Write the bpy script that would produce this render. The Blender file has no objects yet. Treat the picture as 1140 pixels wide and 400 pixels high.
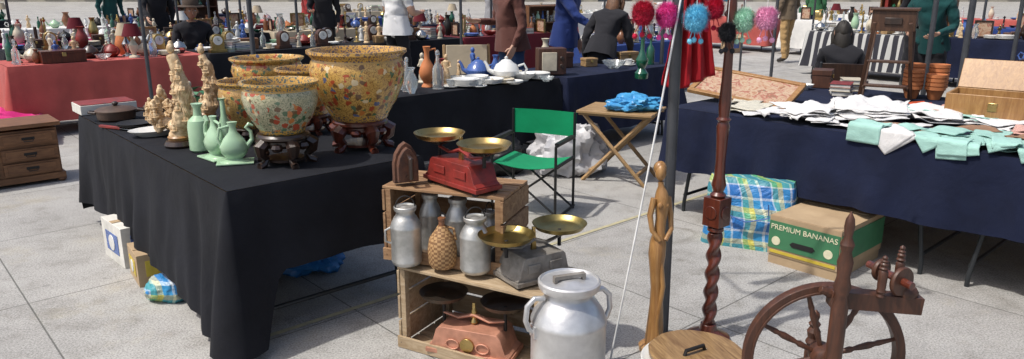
import bpy,bmesh,math,random
from mathutils import Vector as Ve,Matrix as Mx,noise,Euler
from math import sin,cos,pi,radians as rd
R=random.Random(7)
S=bpy.context.scene
COL=S.collection
A42=rd(42)
def uv(u,v):
    return (u*cos(A42)-v*sin(A42),u*sin(A42)+v*cos(A42))
# ---------------------------------------------------------------- materials
MC={}
def nodes(name):
    m=bpy.data.materials.new(name);m.use_nodes=True
    nt=m.node_tree;b=nt.nodes['Principled BSDF']
    return m,nt,b
def ramp(nt,fac,stops,const=False):
    r=nt.nodes.new('ShaderNodeValToRGB')
    if const:r.color_ramp.interpolation='CONSTANT'
    e=r.color_ramp.elements
    while len(e)<len(stops):e.new(.5)
    for i,(p,c) in enumerate(stops):
        e[i].position=p;e[i].color=(*c,1)
    nt.links.new(fac,r.inputs[0]);return r.outputs[0]
def texc(nt,kind='Object',scale=(1,1,1),rot=(0,0,0),loc=(0,0,0)):
    t=nt.nodes.new('ShaderNodeTexCoord');mp=nt.nodes.new('ShaderNodeMapping')
    mp.inputs['Scale'].default_value=scale;mp.inputs['Rotation'].default_value=rot;mp.inputs['Location'].default_value=loc
    nt.links.new(t.outputs[kind],mp.inputs[0]);return mp.outputs[0]
def noi(nt,vec,scale,detail=4,rough=.55,dist=0):
    n=nt.nodes.new('ShaderNodeTexNoise');n.inputs['Scale'].default_value=scale;n.inputs['Detail'].default_value=detail
    n.inputs['Roughness'].default_value=rough;n.inputs['Distortion'].default_value=dist
    nt.links.new(vec,n.inputs['Vector']);return n.outputs['Fac']
def bump(nt,b,h,st,dist=.01):
    n=nt.nodes.new('ShaderNodeBump');n.inputs['Strength'].default_value=st;n.inputs['Distance'].default_value=dist
    nt.links.new(h,n.inputs['Height']);nt.links.new(n.outputs[0],b.inputs['Normal'])
def math_(nt,op,a,b_=None,c=None):
    n=nt.nodes.new('ShaderNodeMath');n.operation=op
    for i,x in enumerate((a,b_,c)):
        if x is None:continue
        if isinstance(x,(int,float)):n.inputs[i].default_value=x
        else:nt.links.new(x,n.inputs[i])
    return n.outputs[0]
def mixc(nt,f,a,b_,mode='MIX'):
    n=nt.nodes.new('ShaderNodeMix');n.data_type='RGBA';n.blend_type=mode
    if isinstance(f,(int,float)):n.inputs[0].default_value=f
    else:nt.links.new(f,n.inputs[0])
    for i,x in ((6,a),(7,b_)):
        if isinstance(x,tuple):n.inputs[i].default_value=(*x,1)
        else:nt.links.new(x,n.inputs[i])
    return n.outputs[2]
def mat(name,col,rough=.5,metal=0,col2=None,scale=12,bst=.15,bsc=60,**kw):
    if name in MC:return MC[name]
    m,nt,b=nodes(name);v=texc(nt)
    if col2 is None:col2=tuple(c*.72 for c in col)
    f=noi(nt,v,scale,5,.6)
    nt.links.new(ramp(nt,f,[(.3,col2),(.68,col)]),b.inputs['Base Color'])
    b.inputs['Metallic'].default_value=metal
    f2=noi(nt,v,scale*3,3)
    r=math_(nt,'MULTIPLY_ADD',f2,.3,max(rough-.15,.02));nt.links.new(r,b.inputs['Roughness'])
    if bst:bump(nt,b,noi(nt,v,bsc,3),bst,.004)
    for k,x in kw.items():b.inputs[k.replace('_',' ')].default_value=x
    MC[name]=m;return m
def wood(name,c1,c2,rough=.5,scale=(3,3,.35),sc=14,coat=0,bst=.25):
    if name in MC:return MC[name]
    m,nt,b=nodes(name);v=texc(nt,scale=scale)
    f=noi(nt,v,sc,6,.65,1.2)
    c=ramp(nt,f,[(.32,c2),(.5,tuple((a+d)/2 for a,d in zip(c1,c2))),(.66,c1)])
    v2=texc(nt);f3=noi(nt,v2,3,4)
    c=mixc(nt,math_(nt,'MULTIPLY',f3,.6),c,tuple(x*.5 for x in c2))
    nt.links.new(c,b.inputs['Base Color']);b.inputs['Roughness'].default_value=rough
    b.inputs['Coat Weight'].default_value=coat;bump(nt,b,f,bst,.003)
    MC[name]=m;return m
def fabric(name,col,rough=.9,var=.8,wr=.35,sheen=.08):
    if name in MC:return MC[name]
    m,nt,b=nodes(name);v=texc(nt)
    f=noi(nt,v,3,5,.6)
    nt.links.new(ramp(nt,f,[(.35,tuple(c*var for c in col)),(.65,col)]),b.inputs['Base Color'])
    b.inputs['Roughness'].default_value=rough;b.inputs['Sheen Weight'].default_value=sheen
    b.inputs['Specular IOR Level'].default_value=.2
    h=math_(nt,'ADD',noi(nt,v,4,4,.5,.6),math_(nt,'MULTIPLY',noi(nt,v,300,2),.1))
    bump(nt,b,h,wr,.03);MC[name]=m;return m
M_black=fabric('black_cloth',(.012,.013,.018),.85,.6,.5,sheen=.02)
M_navy=fabric('navy_cloth',(.010,.015,.042),.85,.6,.5,sheen=.03)
M_blue=fabric('blue_cloth',(.02,.05,.2))
M_red=fabric('red_cloth',(.46,.10,.085))
M_mag=fabric('magenta_cloth',(.4,.02,.12))
M_whc=fabric('white_cloth',(.72,.71,.68))
M_dred=fabric('dark_red_cloth',(.12,.012,.02))
M_crm=fabric('cream_cloth',(.5,.42,.3))
M_teal=fabric('teal_linen',(.36,.60,.53),wr=1)
M_wlin=fabric('white_linen',(.74,.73,.72),wr=1)
M_pink=fabric('pink_linen',(.62,.36,.3),wr=1)
M_brl=fabric('brown_linen',(.3,.17,.1),wr=1)
M_green=fabric('green_canvas',(.0,.25,.10),.7,.85,.3)
M_hot=fabric('hot_pink_cloth',(.65,.03,.2))
M_steel=mat('dark_steel',(.05,.055,.06),.45,.6)
M_gpole=mat('grey_pole',(.085,.09,.10),.45,.4)
M_alu=mat('aluminium',(.76,.76,.76),.42,.7,(.50,.50,.50),7,.4,26)
M_alud=mat('dull_aluminium',(.6,.6,.58),.45,.75,(.36,.36,.34),14,.3,40)
M_brass=mat('brass',(.58,.43,.18),.32,1,(.36,.25,.09),10,.15,30)
M_brassd=mat('aged_brass',(.42,.34,.13),.35,1,(.26,.2,.07),10,.15,30)
M_rust=mat('rusty_iron',(.16,.07,.04),.8,.2,(.06,.035,.028),30,.6,90)
M_iron=mat('dark_iron',(.03,.028,.027),.55,.5)
M_iron2=mat('painted_iron_grey',(.32,.30,.27),.6,.3,(.16,.14,.12),18,.4,60)
M_redp=mat('red_enamel',(.28,.028,.022),.45,0,(.13,.02,.015),16,.2,60)
M_cop=mat('copper_paint',(.62,.30,.20),.5,.25,(.36,.17,.11),14,.2,60)
M_dpan=mat('dark_pan',(.09,.07,.055),.35,.7)
M_crate=wood('crate_wood',(.48,.30,.16),(.2,.10,.045),.75,(.6,4,4),9)
M_crate2=wood('pale_crate_wood',(.58,.46,.31),(.32,.22,.12),.8,(.6,4,4),9)
M_vwood=wood('varnished_wood',(.125,.045,.022),(.045,.018,.010),.5,coat=.1)
M_redw=wood('red_mahogany',(.17,.038,.018),(.06,.013,.008),.32,coat=.45)
M_gold=wood('golden_wood',(.50,.28,.10),(.28,.13,.04),.4,coat=.3)
M_slab=wood('slab_wood',(.42,.27,.12),(.17,.09,.035),.5,(4,.5,4),10,coat=.2,bst=.6)
M_pine=wood('pine_chest',(.30,.14,.06),(.12,.05,.02),.5,(.5,3,3),12)
M_dkw=wood('dark_wood',(.06,.03,.018),(.02,.011,.008),.35,coat=.4)
M_bwood=wood('box_wood',(.5,.33,.16),(.3,.18,.08),.5,(.5,3,3),10)
M_ivory=mat('carved_ivory_resin',(.78,.60,.37),.5,0,(.36,.21,.09),38,.8,60)
M_cel=mat('celadon_glaze',(.42,.60,.40),.18,0,(.32,.5,.32),8,.05,20,Coat_Weight=.4)
M_white=mat('white_porcelain',(.74,.74,.71),.2,0,(.62,.62,.59),8,0,Coat_Weight=.3)
M_cream=mat('cream_ceramic',(.62,.55,.42),.35,0)
M_brn=mat('brown_glaze',(.22,.09,.04),.3,0)
M_brn2=mat('dark_clay',(.10,.055,.035),.55,0,(.05,.03,.02),14)
M_terra=mat('terracotta',(.58,.20,.07),.7,0)
M_bg=mat('green_glass',(.01,.1,.05),.12,0,Coat_Weight=1.0)
M_clear=mat('clear_glass',(.9,.93,.93),.08,0,(.85,.9,.9),5,0,Transmission_Weight=.85)
M_cb=mat('blue_ceramic',(.07,.14,.4),.25,0)
M_sil=mat('silverware',(.6,.6,.58),.25,1)
M_plb=mat('blue_plastic_bag',(.03,.2,.5),.35,0,(.02,.12,.35),6,.8,9)
M_plb2=mat('light_blue_plastic',(.07,.35,.6),.4,0,(.04,.22,.5),6,.8,9)
M_plw=mat('white_plastic_bag',(.55,.55,.56),.4,0,(.38,.38,.4),6,.9,10)
M_card=mat('cardboard',(.45,.33,.2),.85,0,(.34,.24,.14),6,.1)
M_cardg=mat('printed_green_card',(.05,.2,.09),.6,0,(.04,.15,.07),6,.05)
M_prc=mat('print_cream',(.75,.72,.5),.6,0,bst=0)
M_yel=mat('yellow_print',(.6,.45,.05),.6,0)
M_bk=mat('matte_black',(.012,.012,.012),.5,0)
M_pap=mat('paper',(.7,.68,.62),.7,0)
M_yline=mat('yellow_line_paint',(.46,.41,.24),.8,0,(.32,.30,.22),25,.2)
M_rope=mat('white_cord',(.8,.8,.78),.8,0)
M_org=mat('orange_handle',(.7,.1,.02),.4,0)
def wick():
    m,nt,b=nodes('wicker');v=texc(nt,scale=(40,40,60))
    w=nt.nodes.new('ShaderNodeTexChecker');w.inputs['Scale'].default_value=1.6
    nt.links.new(v,w.inputs[0])
    c=mixc(nt,w.outputs['Fac'],(.42,.25,.11),(.2,.1,.04));nt.links.new(c,b.inputs['Base Color'])
    b.inputs['Roughness'].default_value=.7;bump(nt,b,w.outputs['Fac'],.7,.006);return m
M_wick=wick()
def potmat(name,base,dark,h,band=True):
    m,nt,b=nodes(name);t=nt.nodes.new('ShaderNodeTexCoord');sp=nt.nodes.new('ShaderNodeSeparateXYZ')
    nt.links.new(t.outputs['Object'],sp.inputs[0])
    ob=t.outputs['Object']
    dn=nt.nodes.new('ShaderNodeTexNoise');dn.inputs['Scale'].default_value=38;dn.inputs['Detail'].default_value=3;nt.links.new(ob,dn.inputs['Vector'])
    va=nt.nodes.new('ShaderNodeVectorMath');va.operation='MULTIPLY_ADD';nt.links.new(dn.outputs['Color'],va.inputs[0]);va.inputs[1].default_value=(.035,.035,.035);nt.links.new(ob,va.inputs[2])
    wv=va.outputs[0]
    vo=nt.nodes.new('ShaderNodeTexVoronoi');vo.inputs['Scale'].default_value=30;nt.links.new(wv,vo.inputs['Vector'])
    sc=nt.nodes.new('ShaderNodeSeparateColor');nt.links.new(vo.outputs['Color'],sc.inputs[0])
    fl=ramp(nt,sc.outputs[0],[(0,(.42,.06,.025)),(.26,(.05,.13,.06)),(.42,(.74,.60,.36)),(.52,(.14,.07,.03)),(.70,(.09,.17,.10)),(.82,(.56,.18,.04)),(.94,(.08,.12,.24))],True)
    nz=noi(nt,ob,8,3);cl=math_(nt,'GREATER_THAN',nz,.46)
    blob=math_(nt,'MULTIPLY',math_(nt,'LESS_THAN',vo.outputs['Distance'],.45),cl)
    fine=noi(nt,ob,36,3,.6,2.5)
    line=math_(nt,'LESS_THAN',math_(nt,'ABSOLUTE',math_(nt,'SUBTRACT',fine,.5)),.030)
    c=mixc(nt,noi(nt,ob,5,3),base,tuple(x*.72 for x in base))
    c=mixc(nt,math_(nt,'MULTIPLY',line,.85),c,dark)
    c=mixc(nt,math_(nt,'MULTIPLY',blob,.92),c,fl)
    vo2=nt.nodes.new('ShaderNodeTexVoronoi');vo2.feature='DISTANCE_TO_EDGE';vo2.inputs['Scale'].default_value=62;nt.links.new(wv,vo2.inputs['Vector'])
    bandc=mixc(nt,math_(nt,'GREATER_THAN',vo2.outputs['Distance'],.14),(.60,.34,.07),tuple(x*.5+.08 for x in dark))
    z=sp.outputs[2]
    isb=math_(nt,'GREATER_THAN',z,h*.88);isl=math_(nt,'LESS_THAN',z,h*.1)
    c=mixc(nt,math_(nt,'MAXIMUM',isb,isl),c,bandc)
    l1=math_(nt,'LESS_THAN',math_(nt,'ABSOLUTE',math_(nt,'SUBTRACT',z,h*.87)),h*.012)
    c=mixc(nt,l1,c,(.55,.33,.08))
    nt.links.new(c,b.inputs['Base Color']);b.inputs['Roughness'].default_value=.25;b.inputs['Coat Weight'].default_value=.4
    return m
def plaid():
    m,nt,b=nodes('plaid_bag');t=nt.nodes.new('ShaderNodeTexCoord');sp=nt.nodes.new('ShaderNodeSeparateXYZ');nt.links.new(t.outputs['Object'],sp.inputs[0])
    def band(o,off):
        f=math_(nt,'FRACT',math_(nt,'MULTIPLY_ADD',o,5.0,off))
        return ramp(nt,f,[(0,(.02,.14,.42)),(.32,(.55,.6,.64)),(.36,(.08,.34,.18)),(.52,(.55,.5,.1)),(.68,(.03,.25,.5)),(.92,(.55,.6,.64))],True)
    c=mixc(nt,.5,band(math_(nt,'ADD',sp.outputs[0],sp.outputs[1]),.1),band(sp.outputs[2],.4))
    nt.links.new(c,b.inputs['Base Color']);b.inputs['Roughness'].default_value=.45
    bump(nt,b,noi(nt,t.outputs['Object'],9,4,.6,1),.9,.03);return m
M_plaid=plaid()
def stripes():
    m,nt,b=nodes('striped_cloth');t=nt.nodes.new('ShaderNodeTexCoord');sp=nt.nodes.new('ShaderNodeSeparateXYZ');nt.links.new(t.outputs['Object'],sp.inputs[0])
    f=math_(nt,'FRACT',math_(nt,'MULTIPLY',math_(nt,'ADD',sp.outputs[0],sp.outputs[1]),7))
    nt.links.new(ramp(nt,f,[(0,(.03,.03,.04)),(.6,(.5,.5,.48))],True),b.inputs['Base Color']);b.inputs['Roughness'].default_value=.9;return m
M_str=stripes()
def needle():
    m,nt,b=nodes('needlework');v=texc(nt)
    f=noi(nt,v,14,5,.7,1);nt.links.new(ramp(nt,f,[(.3,(.12,.05,.03)),(.42,(.38,.20,.12)),(.5,(.45,.36,.25)),(.58,(.33,.1,.07)),(.68,(.15,.17,.1))]),b.inputs['Base Color']);b.inputs['Roughness'].default_value=.8;return m
M_needle=needle()
def groundmat():
    m,nt,b=nodes('paving');t=nt.nodes.new('ShaderNodeTexCoord')
    mp=nt.nodes.new('ShaderNodeMapping');mp.vector_type='TEXTURE'
    o=uv(.5,3.06);mp.inputs['Location'].default_value=(o[0],o[1],0);mp.inputs['Rotation'].default_value=(0,0,A42)
    nt.links.new(t.outputs['Object'],mp.inputs[0]);v=t.outputs['Object']
    br=nt.nodes.new('ShaderNodeTexBrick');br.offset=0;br.squash=1
    br.inputs['Scale'].default_value=1;br.inputs['Brick Width'].default_value=1.21;br.inputs['Row Height'].default_value=1.21
    br.inputs['Mortar Size'].default_value=.0042;br.inputs['Mortar Smooth'].default_value=.3
    br.inputs['Color1'].default_value=(.372,.368,.358,1);br.inputs['Color2'].default_value=(.335,.33,.322,1);br.inputs['Mortar'].default_value=(.15,.148,.14,1)
    nt.links.new(mp.outputs[0],br.inputs['Vector'])
    n1=noi(nt,v,.9,6,.62);n2=noi(nt,v,5,6,.7);n3=noi(nt,v,110,4,.8);n4=noi(nt,v,1.7,8,.75,1.5)
    c=mixc(nt,1,br.outputs['Color'],ramp(nt,n1,[(.3,(.76,.75,.73)),(.5,(.95,.94,.92)),(.7,(1.1,1.09,1.06))]),'MULTIPLY')
    c=mixc(nt,1,c,ramp(nt,n2,[(.32,(.76,.75,.73)),(.5,(1,1,1)),(.7,(1.08,1.08,1.08))]),'MULTIPLY')
    c=mixc(nt,1,c,ramp(nt,n3,[(.36,(.5,.5,.5)),(.5,(1,1,1)),(.64,(1.35,1.35,1.33))]),'MULTIPLY')
    c=mixc(nt,1,c,ramp(nt,n4,[(.30,(.64,.62,.58)),(.42,(1,1,1))]),'MULTIPLY')
    c=mixc(nt,math_(nt,'MULTIPLY',ramp(nt,noi(nt,texc(nt,loc=(3,7,0)),1.1,6,.7),[(.56,(0,0,0)),(.66,(1,1,1))]),.22),c,(.40,.34,.20))
    vo=nt.nodes.new('ShaderNodeTexVoronoi');vo.inputs['Scale'].default_value=3.3;vo.inputs['Randomness'].default_value=1;nt.links.new(v,vo.inputs['Vector'])
    spot=math_(nt,'LESS_THAN',math_(nt,'ADD',vo.outputs['Distance'],math_(nt,'MULTIPLY',n2,.12)),.125)
    c=mixc(nt,math_(nt,'MULTIPLY',spot,.4),c,(.14,.135,.13))
    nt.links.new(c,b.inputs['Base Color']);b.inputs['Roughness'].default_value=.82
    h=math_(nt,'ADD',math_(nt,'MULTIPLY',br.outputs['Fac'],-1.5),math_(nt,'MULTIPLY',n3,.5));bump(nt,b,h,.5,.006);return m
# ---------------------------------------------------------------- builder
def orth(d):
    d=d.normalized();a=Ve((0,0,1)) if abs(d.z)<.9 else Ve((1,0,0))
    x=d.cross(a).normalized();return x,d.cross(x).normalized(),d
class B:
    def __init__(s,name):
        s.n=name;s.v=[];s.f=[];s.mi=[];s.mats=[];s.M=Mx()
    def add(s,vs,fs,m,M=None):
        if m not in s.mats:s.mats.append(m)
        k=s.mats.index(m);o=len(s.v);T=s.M@M if M is not None else s.M
        s.v+=[T@Ve(p) for p in vs];s.f+=[[o+i for i in f] for f in fs];s.mi+=[k]*len(fs);return s
    def box(s,c,d,m,rot=(0,0,0)):
        x,y,z=[a/2 for a in d]
        vs=[(i*x,j*y,k*z) for i in(-1,1) for j in(-1,1) for k in(-1,1)]
        fs=[(0,1,3,2),(4,6,7,5),(0,4,5,1),(2,3,7,6),(0,2,6,4),(1,5,7,3)]
        return s.add(vs,fs,m,Mx.Translation(c)@Euler(rot).to_matrix().to_4x4())
    def lathe(s,pr,m,c=(0,0,0),seg=28,rot=(0,0,0),fn=None,sc=(1,1,1)):
        vs=[];fs=[]
        for i,(r,z) in enumerate(pr):
            for j in range(seg):
                a=2*pi*j/seg;rr=max(r,.0004)*(fn(a,z) if fn else 1)
                vs.append((rr*cos(a)*sc[0],rr*sin(a)*sc[1],z*sc[2]))
        for i in range(len(pr)-1):
            for j in range(seg):
                k=(j+1)%seg;fs.append((i*seg+j,i*seg+k,(i+1)*seg+k,(i+1)*seg+j))
        fs.append(tuple(range(seg))[::-1]);n=(len(pr)-1)*seg;fs.append(tuple(n+j for j in range(seg)))
        return s.add(vs,fs,m,Mx.Translation(c)@Euler(rot).to_matrix().to_4x4())
    def cyl(s,c,r,h,m,rot=(0,0,0),seg=24,r2=None):
        return s.lathe([(r,-h/2),(r if r2 is None else r2,h/2)],m,c,seg,rot)
    def tube(s,pts,rad,m,seg=10,closed=False,flat=1):
        pts=[Ve(p) for p in pts];n=len(pts)
        if not isinstance(rad,(list,tuple)):rad=[rad]*n
        vs=[];fs=[];px=None
        for i,p in enumerate(pts):
            if closed:d=pts[(i+1)%n]-pts[i-1]
            else:d=pts[min(i+1,n-1)]-pts[max(i-1,0)]
            if d.length<1e-9:d=Ve((0,0,1))
            d.normalize()
            if px is None:x,y,_=orth(d)
            else:
                x=(px-d*px.dot(d));x=x.normalized() if x.length>1e-6 else orth(d)[0];y=d.cross(x)
            px=x
            for j in range(seg):
                a=2*pi*j/seg;vs.append(p+(x*cos(a)+y*sin(a)*flat)*rad[i])
        for i in range(n if closed else n-1):
            q=(i+1)%n
            for j in range(seg):
                k=(j+1)%seg;fs.append((i*seg+j,i*seg+k,q*seg+k,q*seg+j))
        if not closed:
            fs.append(tuple(range(seg))[::-1]);fs.append(tuple((n-1)*seg+j for j in range(seg)))
        return s.add(vs,fs,m)
    def ell(s,c,r,m,rot=(0,0,0),seg=16,fn=None):
        vs=[];fs=[];n=seg//2
        for i in range(n+1):
            t=pi*i/n
            for j in range(seg):
                a=2*pi*j/seg;p=Ve((sin(t)*cos(a),sin(t)*sin(a),-cos(t)))
                if fn:p=fn(p)
                vs.append((p.x*r[0],p.y*r[1],p.z*r[2]))
        for i in range(n):
            for j in range(seg):
                k=(j+1)%seg;fs.append((i*seg+j,i*seg+k,(i+1)*seg+k,(i+1)*seg+j))
        return s.add(vs,fs,m,Mx.Translation(c)@Euler(rot).to_matrix().to_4x4())
    def prism(s,poly,t,m,M=None):
        n=len(poly);vs=[(x,-t/2,z) for x,z in poly]+[(x,t/2,z) for x,z in poly]
        fs=[tuple(range(n)),tuple(range(2*n-1,n-1,-1))]+[(i,i+n,(i+1)%n+n,(i+1)%n) for i in range(n)]
        return s.add(vs,fs,m,M)
    def done(s,loc=(0,0,0),yaw=0,bev=0,ang=35,tilt=(0,0),sc=1,solid=0):
        me=bpy.data.meshes.new(s.n);me.from_pydata([tuple(p) for p in s.v],[],s.f)
        for m in s.mats:me.materials.append(m)
        me.polygons.foreach_set('material_index',s.mi)
        bm=bmesh.new();bm.from_mesh(me);bmesh.ops.remove_doubles(bm,verts=bm.verts,dist=.0002)
        bmesh.ops.recalc_face_normals(bm,faces=bm.faces);bm.to_mesh(me);bm.free()
        me.shade_smooth();me.set_sharp_from_angle(angle=rd(ang))
        o=bpy.data.objects.new(s.n,me);COL.objects.link(o)
        o.location=loc;o.rotation_euler=(tilt[0],tilt[1],yaw);o.scale=(sc,)*3
        if solid:
            k=o.modifiers.new('s','SOLIDIFY');k.thickness=solid;k.offset=0
        if bev:
            k=o.modifiers.new('b','BEVEL');k.width=bev;k.segments=2;k.limit_method='ANGLE';k.angle_limit=rd(40)
        return o
# ---------------------------------------------------------------- setting
b=B('ground');b.add([(-300,-100,0),(300,-100,0),(300,500,0),(-300,500,0)],[(0,1,2,3)],groundmat());b.done()
b=B('painted_line');
for k in range(12):
    u0=1.0+k*.5;w=.016
    b.add([(*uv(u0,3.095-w),.004),(*uv(u0+.5,3.095-w),.004),(*uv(u0+.5,3.095+w),.004),(*uv(u0,3.095+w),.004)],[(0,1,2,3)],M_yline)
b.done()
M_stone=mat('building_stone',(.42,.38,.3),.85,0,(.3,.27,.22),2,.3,20)
M_win=mat('window_glass',(.03,.04,.05),.1)
M_roof=mat('roof_tile',(.28,.12,.07),.8)
for bx,bw,fl in((-45,34,4),(-8,30,5),(26,32,4),(62,30,4)):
    b=B('stone_building');H=fl*3.4+1
    b.box((0,6,H/2),(bw,12,H),M_stone);b.box((0,5.6,H+.2),(bw+.8,13.6,.4),M_stone);b.box((0,6,H+1.1),(bw-1,10,1.4),M_roof)
    for f in range(fl):
        for i in range(int(bw/3.2)):
            x=-bw/2+2+i*3.2;z=1.9+f*3.4
            b.box((x,-.03,z),(1.2,.1,1.9 if f else 2.6),M_win)
            for sx in(-.68,.68):b.box((x+sx,-.1,z),(.16,.24,2),M_stone)
            b.box((x,-.12,z+1.08),(1.6,.28,.16),M_stone);b.box((x,-.12,z-1.08),(1.6,.3,.16),M_stone)
    b.done((bx,62,0))
# ---------------------------------------------------------------- tables
def tablecloth(u0,v0,du,dv,m,hem=lambda s,t:.25,h=.75,amp=.022,seed=0,name='tablecloth'):
    b=B(name);st=.035
    per=[]
    cs=[(0,0),(du,0),(du,dv),(0,dv)];ns=[(0,-1),(1,0),(0,1),(-1,0)]
    for k in range(4):
        a=cs[k];c=cs[(k+1)%4];L=math.dist(a,c);n=max(4,int(L/st))
        for i in range(n+1):
            t=i/n;per.append((a[0]+(c[0]-a[0])*t,a[1]+(c[1]-a[1])*t,*ns[k],k,t,max(0,1-min(t,1-t)*L/.12)))
        n2=ns[(k+1)%4]
        for i in range(1,6):
            w=i/6*pi/2;per.append((c[0],c[1],ns[k][0]*cos(w)+n2[0]*sin(w),ns[k][1]*cos(w)+n2[1]*sin(w),k if i<3 else (k+1)%4,1. if i<3 else 0.,1))
    P=len(per);rows=16;vs=[];acc=0
    arc=[0]
    for i in range(1,P):
        acc+=math.dist(per[i][:2],per[i-1][:2])+.012;arc.append(acc)
    for r in range(rows+1):
        k=r/rows
        for i,(x,y,nx,ny,sd,t,cn) in enumerate(per):
            hz=hem(sd,t)+.016*noise.noise((arc[i]*3,seed,5));z=h-(h-hz)*k
            d=h-z;s_=arc[i]
            f=sin(s_*14+3.5*noise.noise((s_*1.1,seed,0)))*.55+noise.noise((s_*6,d*1.5,seed))*1.3+noise.noise((s_*1.2,d,seed+3))*1.6
            o=.006+min(d,.02)*.3+d*.05+amp*f*min(1,d*2.2)+cn*d*.12
            o=max(o,.004)
            vs.append((x+nx*o,y+ny*o,z+.004*(r==0)))
    fs=[(r*P+i,r*P+(i+1)%P,(r+1)*P+(i+1)%P,(r+1)*P+i) for r in range(rows) for i in range(P)]
    b.add(vs,fs,m)
    nx_=int(du/.06)+2;ny_=int(dv/.06)+2
    tv=[(du*i/nx_,dv*j/ny_,h+.004+(.003*noise.noise((i*.3,j*.3,seed)) if 0<i<nx_ and 0<j<ny_ else 0)) for j in range(ny_+1) for i in range(nx_+1)]
    tf=[(j*(nx_+1)+i,j*(nx_+1)+i+1,(j+1)*(nx_+1)+i+1,(j+1)*(nx_+1)+i) for j in range(ny_) for i in range(nx_)]
    b.add(tv,tf,m)
    x,y=uv(u0,v0);return b.done((x,y,0),A42,ang=70)
def table(u0,v0,du,dv,h=.75):
    b=B('folding_table');b.box((du/2,dv/2,h-.018),(du-.02,dv-.02,.025),M_bwood)
    lx=du>dv
    L,W=(du,dv) if lx else (dv,du)
    T=(lambda p:p) if lx else (lambda p:(p[1],p[0],p[2]))
    n=max(1,round(L/2))
    for i in range(n):
        a=i*L/n
        for e,sg in((a+.12,1),(a+L/n-.12,-1)):
            b.tube([T((e,.08,.0)),T((e,.08,.06)),T((e+sg*.09,.08,h-.04))],.013,M_steel)
            b.tube([T((e,W-.08,.0)),T((e,W-.08,.06)),T((e+sg*.09,W-.08,h-.04))],.013,M_steel)
            b.tube([T((e,.08,.12)),T((e,W-.08,.12))],.011,M_steel)
            b.tube([T((e+sg*.05,W/2,.4)),T((e+sg*.4,W/2,h-.04))],.009,M_steel)
    x,y=uv(u0,v0);b.done((x,y,0),A42)
def hem1(s,t):
    if s==3:return .17 if t<.7 else .17-.13*min(1,(t-.7)/.2)
    if s==0:return .04 if t<.08 else (.04+.32*min(1,(t-.08)/.12))
    return .36 if s==1 else .1
table(1.1,3.0,.98,2.45);tablecloth(1.1,3.0,.98,2.45,M_black,hem1,seed=1,amp=.030)
table(2.1,4.7,2.7,.8);tablecloth(2.12,4.7,2.68,.8,M_black,lambda s,t:.22,seed=2)
table(4.85,4.65,1.7,.8);tablecloth(4.86,4.65,1.7,.8,M_navy,lambda s,t:.2,seed=3)
table(4.25,-.6,1.9,3.68);tablecloth(4.25,-.6,1.9,3.68,M_navy,lambda s,t:.33,seed=4,amp=.042)
STALLS=[(1.25,9.1,2.0,.8,M_red),(3.3,9.1,1.9,.8,M_black),(5.25,9.1,1.9,.8,M_black),(7.2,9.1,1.9,.8,M_dred),
(1.0,12.3,2.2,.8,M_mag),(3.3,12.3,2.2,.8,M_black),(5.6,12.3,2.2,.8,M_crm),(7.9,12.3,2.2,.8,M_navy),(10.2,11.6,2.2,.8,M_red),
(12.8,4.4,.8,2.0,M_str),(12.8,2.3,.8,2,M_navy),(12.8,.1,.8,2,M_navy),(12.8,-2.1,.8,2,M_black),
(8.9,.6,.8,1.7,M_dred),(8.9,-1.3,.8,1.8,M_black),(7.6,6.6,2,.8,M_blue),(9.8,7.2,1.2,.8,M_black),(1.5,10.9,3.2,.8,M_black),
(16,9,.8,2.2,M_red),(16,6.4,.8,2.2,M_whc),(16,3.5,.8,2.2,M_blue),(16,0,.8,2.2,M_black),(19.5,8,.8,3,M_whc),(19.5,4,.8,3,M_red),
(2,16,2.4,.8,M_whc),(5,16,2.4,.8,M_red),(8,15.5,2.4,.8,M_blue),(14,14,2.4,.8,M_whc),(0,20,3,.8,M_black),(5,20,3,.8,M_navy),(10,19,3,.8,M_crm),(3.5,14.2,3,.8,M_dred)]
for i,(a,c,d,e,m) in enumerate(STALLS):
    table(a,c,d,e);tablecloth(a,c,d,e,m,lambda s,t:.15,seed=10+i)
# ---------------------------------------------------------------- clutter
PAL=[M_white,M_cream,M_cream,M_brn,M_cb,M_sil,M_brass,M_terra,M_cel,M_dkw,M_clear,M_clear,M_bg,M_redp,M_iron]
def it_vase(x,y,z,m=None,h=None,r=None):
    m=m or R.choice(PAL);h=h or R.uniform(.14,.34);r=r or h*R.uniform(.2,.32);b=B('vase');k=R.uniform(.3,.6)
    b.lathe([(r*.5,0),(r*.55,.01),(r*.85,h*.2),(r,h*.4),(r*.8,h*.62),(r*k,h*.8),(r*k,h*.9),(r*(k+.25),h),(r*k*.8,h*.97),(r*k*.7,h*.8)],m,seg=20);return b.done((x,y,z))
def it_bottle(x,y,z,m=None,h=None):
    m=m or R.choice([M_clear,M_bg,M_brn,M_clear]);h=h or R.uniform(.2,.34);b=B('glass_bottle');r=h*.15
    b.lathe([(r,0),(r,h*.5),(r*.8,h*.6),(r*.3,h*.72),(r*.28,h*.9),(r*.4,h*.9),(r*.4,h*.95)],m,seg=16);b.ell((0,0,h*.97),(r*.4,r*.4,r*.5),m,seg=10);return b.done((x,y,z))
def it_teapot(x,y,z,m=None,s=1):
    m=m or R.choice(PAL);b=B('teapot')
    b.lathe([(.04,0),(.05,.005),(.085,.04),(.09,.07),(.07,.11),(.045,.125),(.043,.128),(.03,.14),(.01,.146),(.012,.158),(.001,.166)],m,seg=20)
    b.tube([(.08,0,.05),(.12,0,.07),(.135,0,.11),(.15,0,.13)],[.02,.015,.011,.009],m)
    b.tube([(-.08,0,.1),(-.12,0,.115),(-.14,0,.08),(-.12,0,.045),(-.08,0,.04)],.008,m);return b.done((x,y,z),R.uniform(0,6),sc=s)
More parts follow.
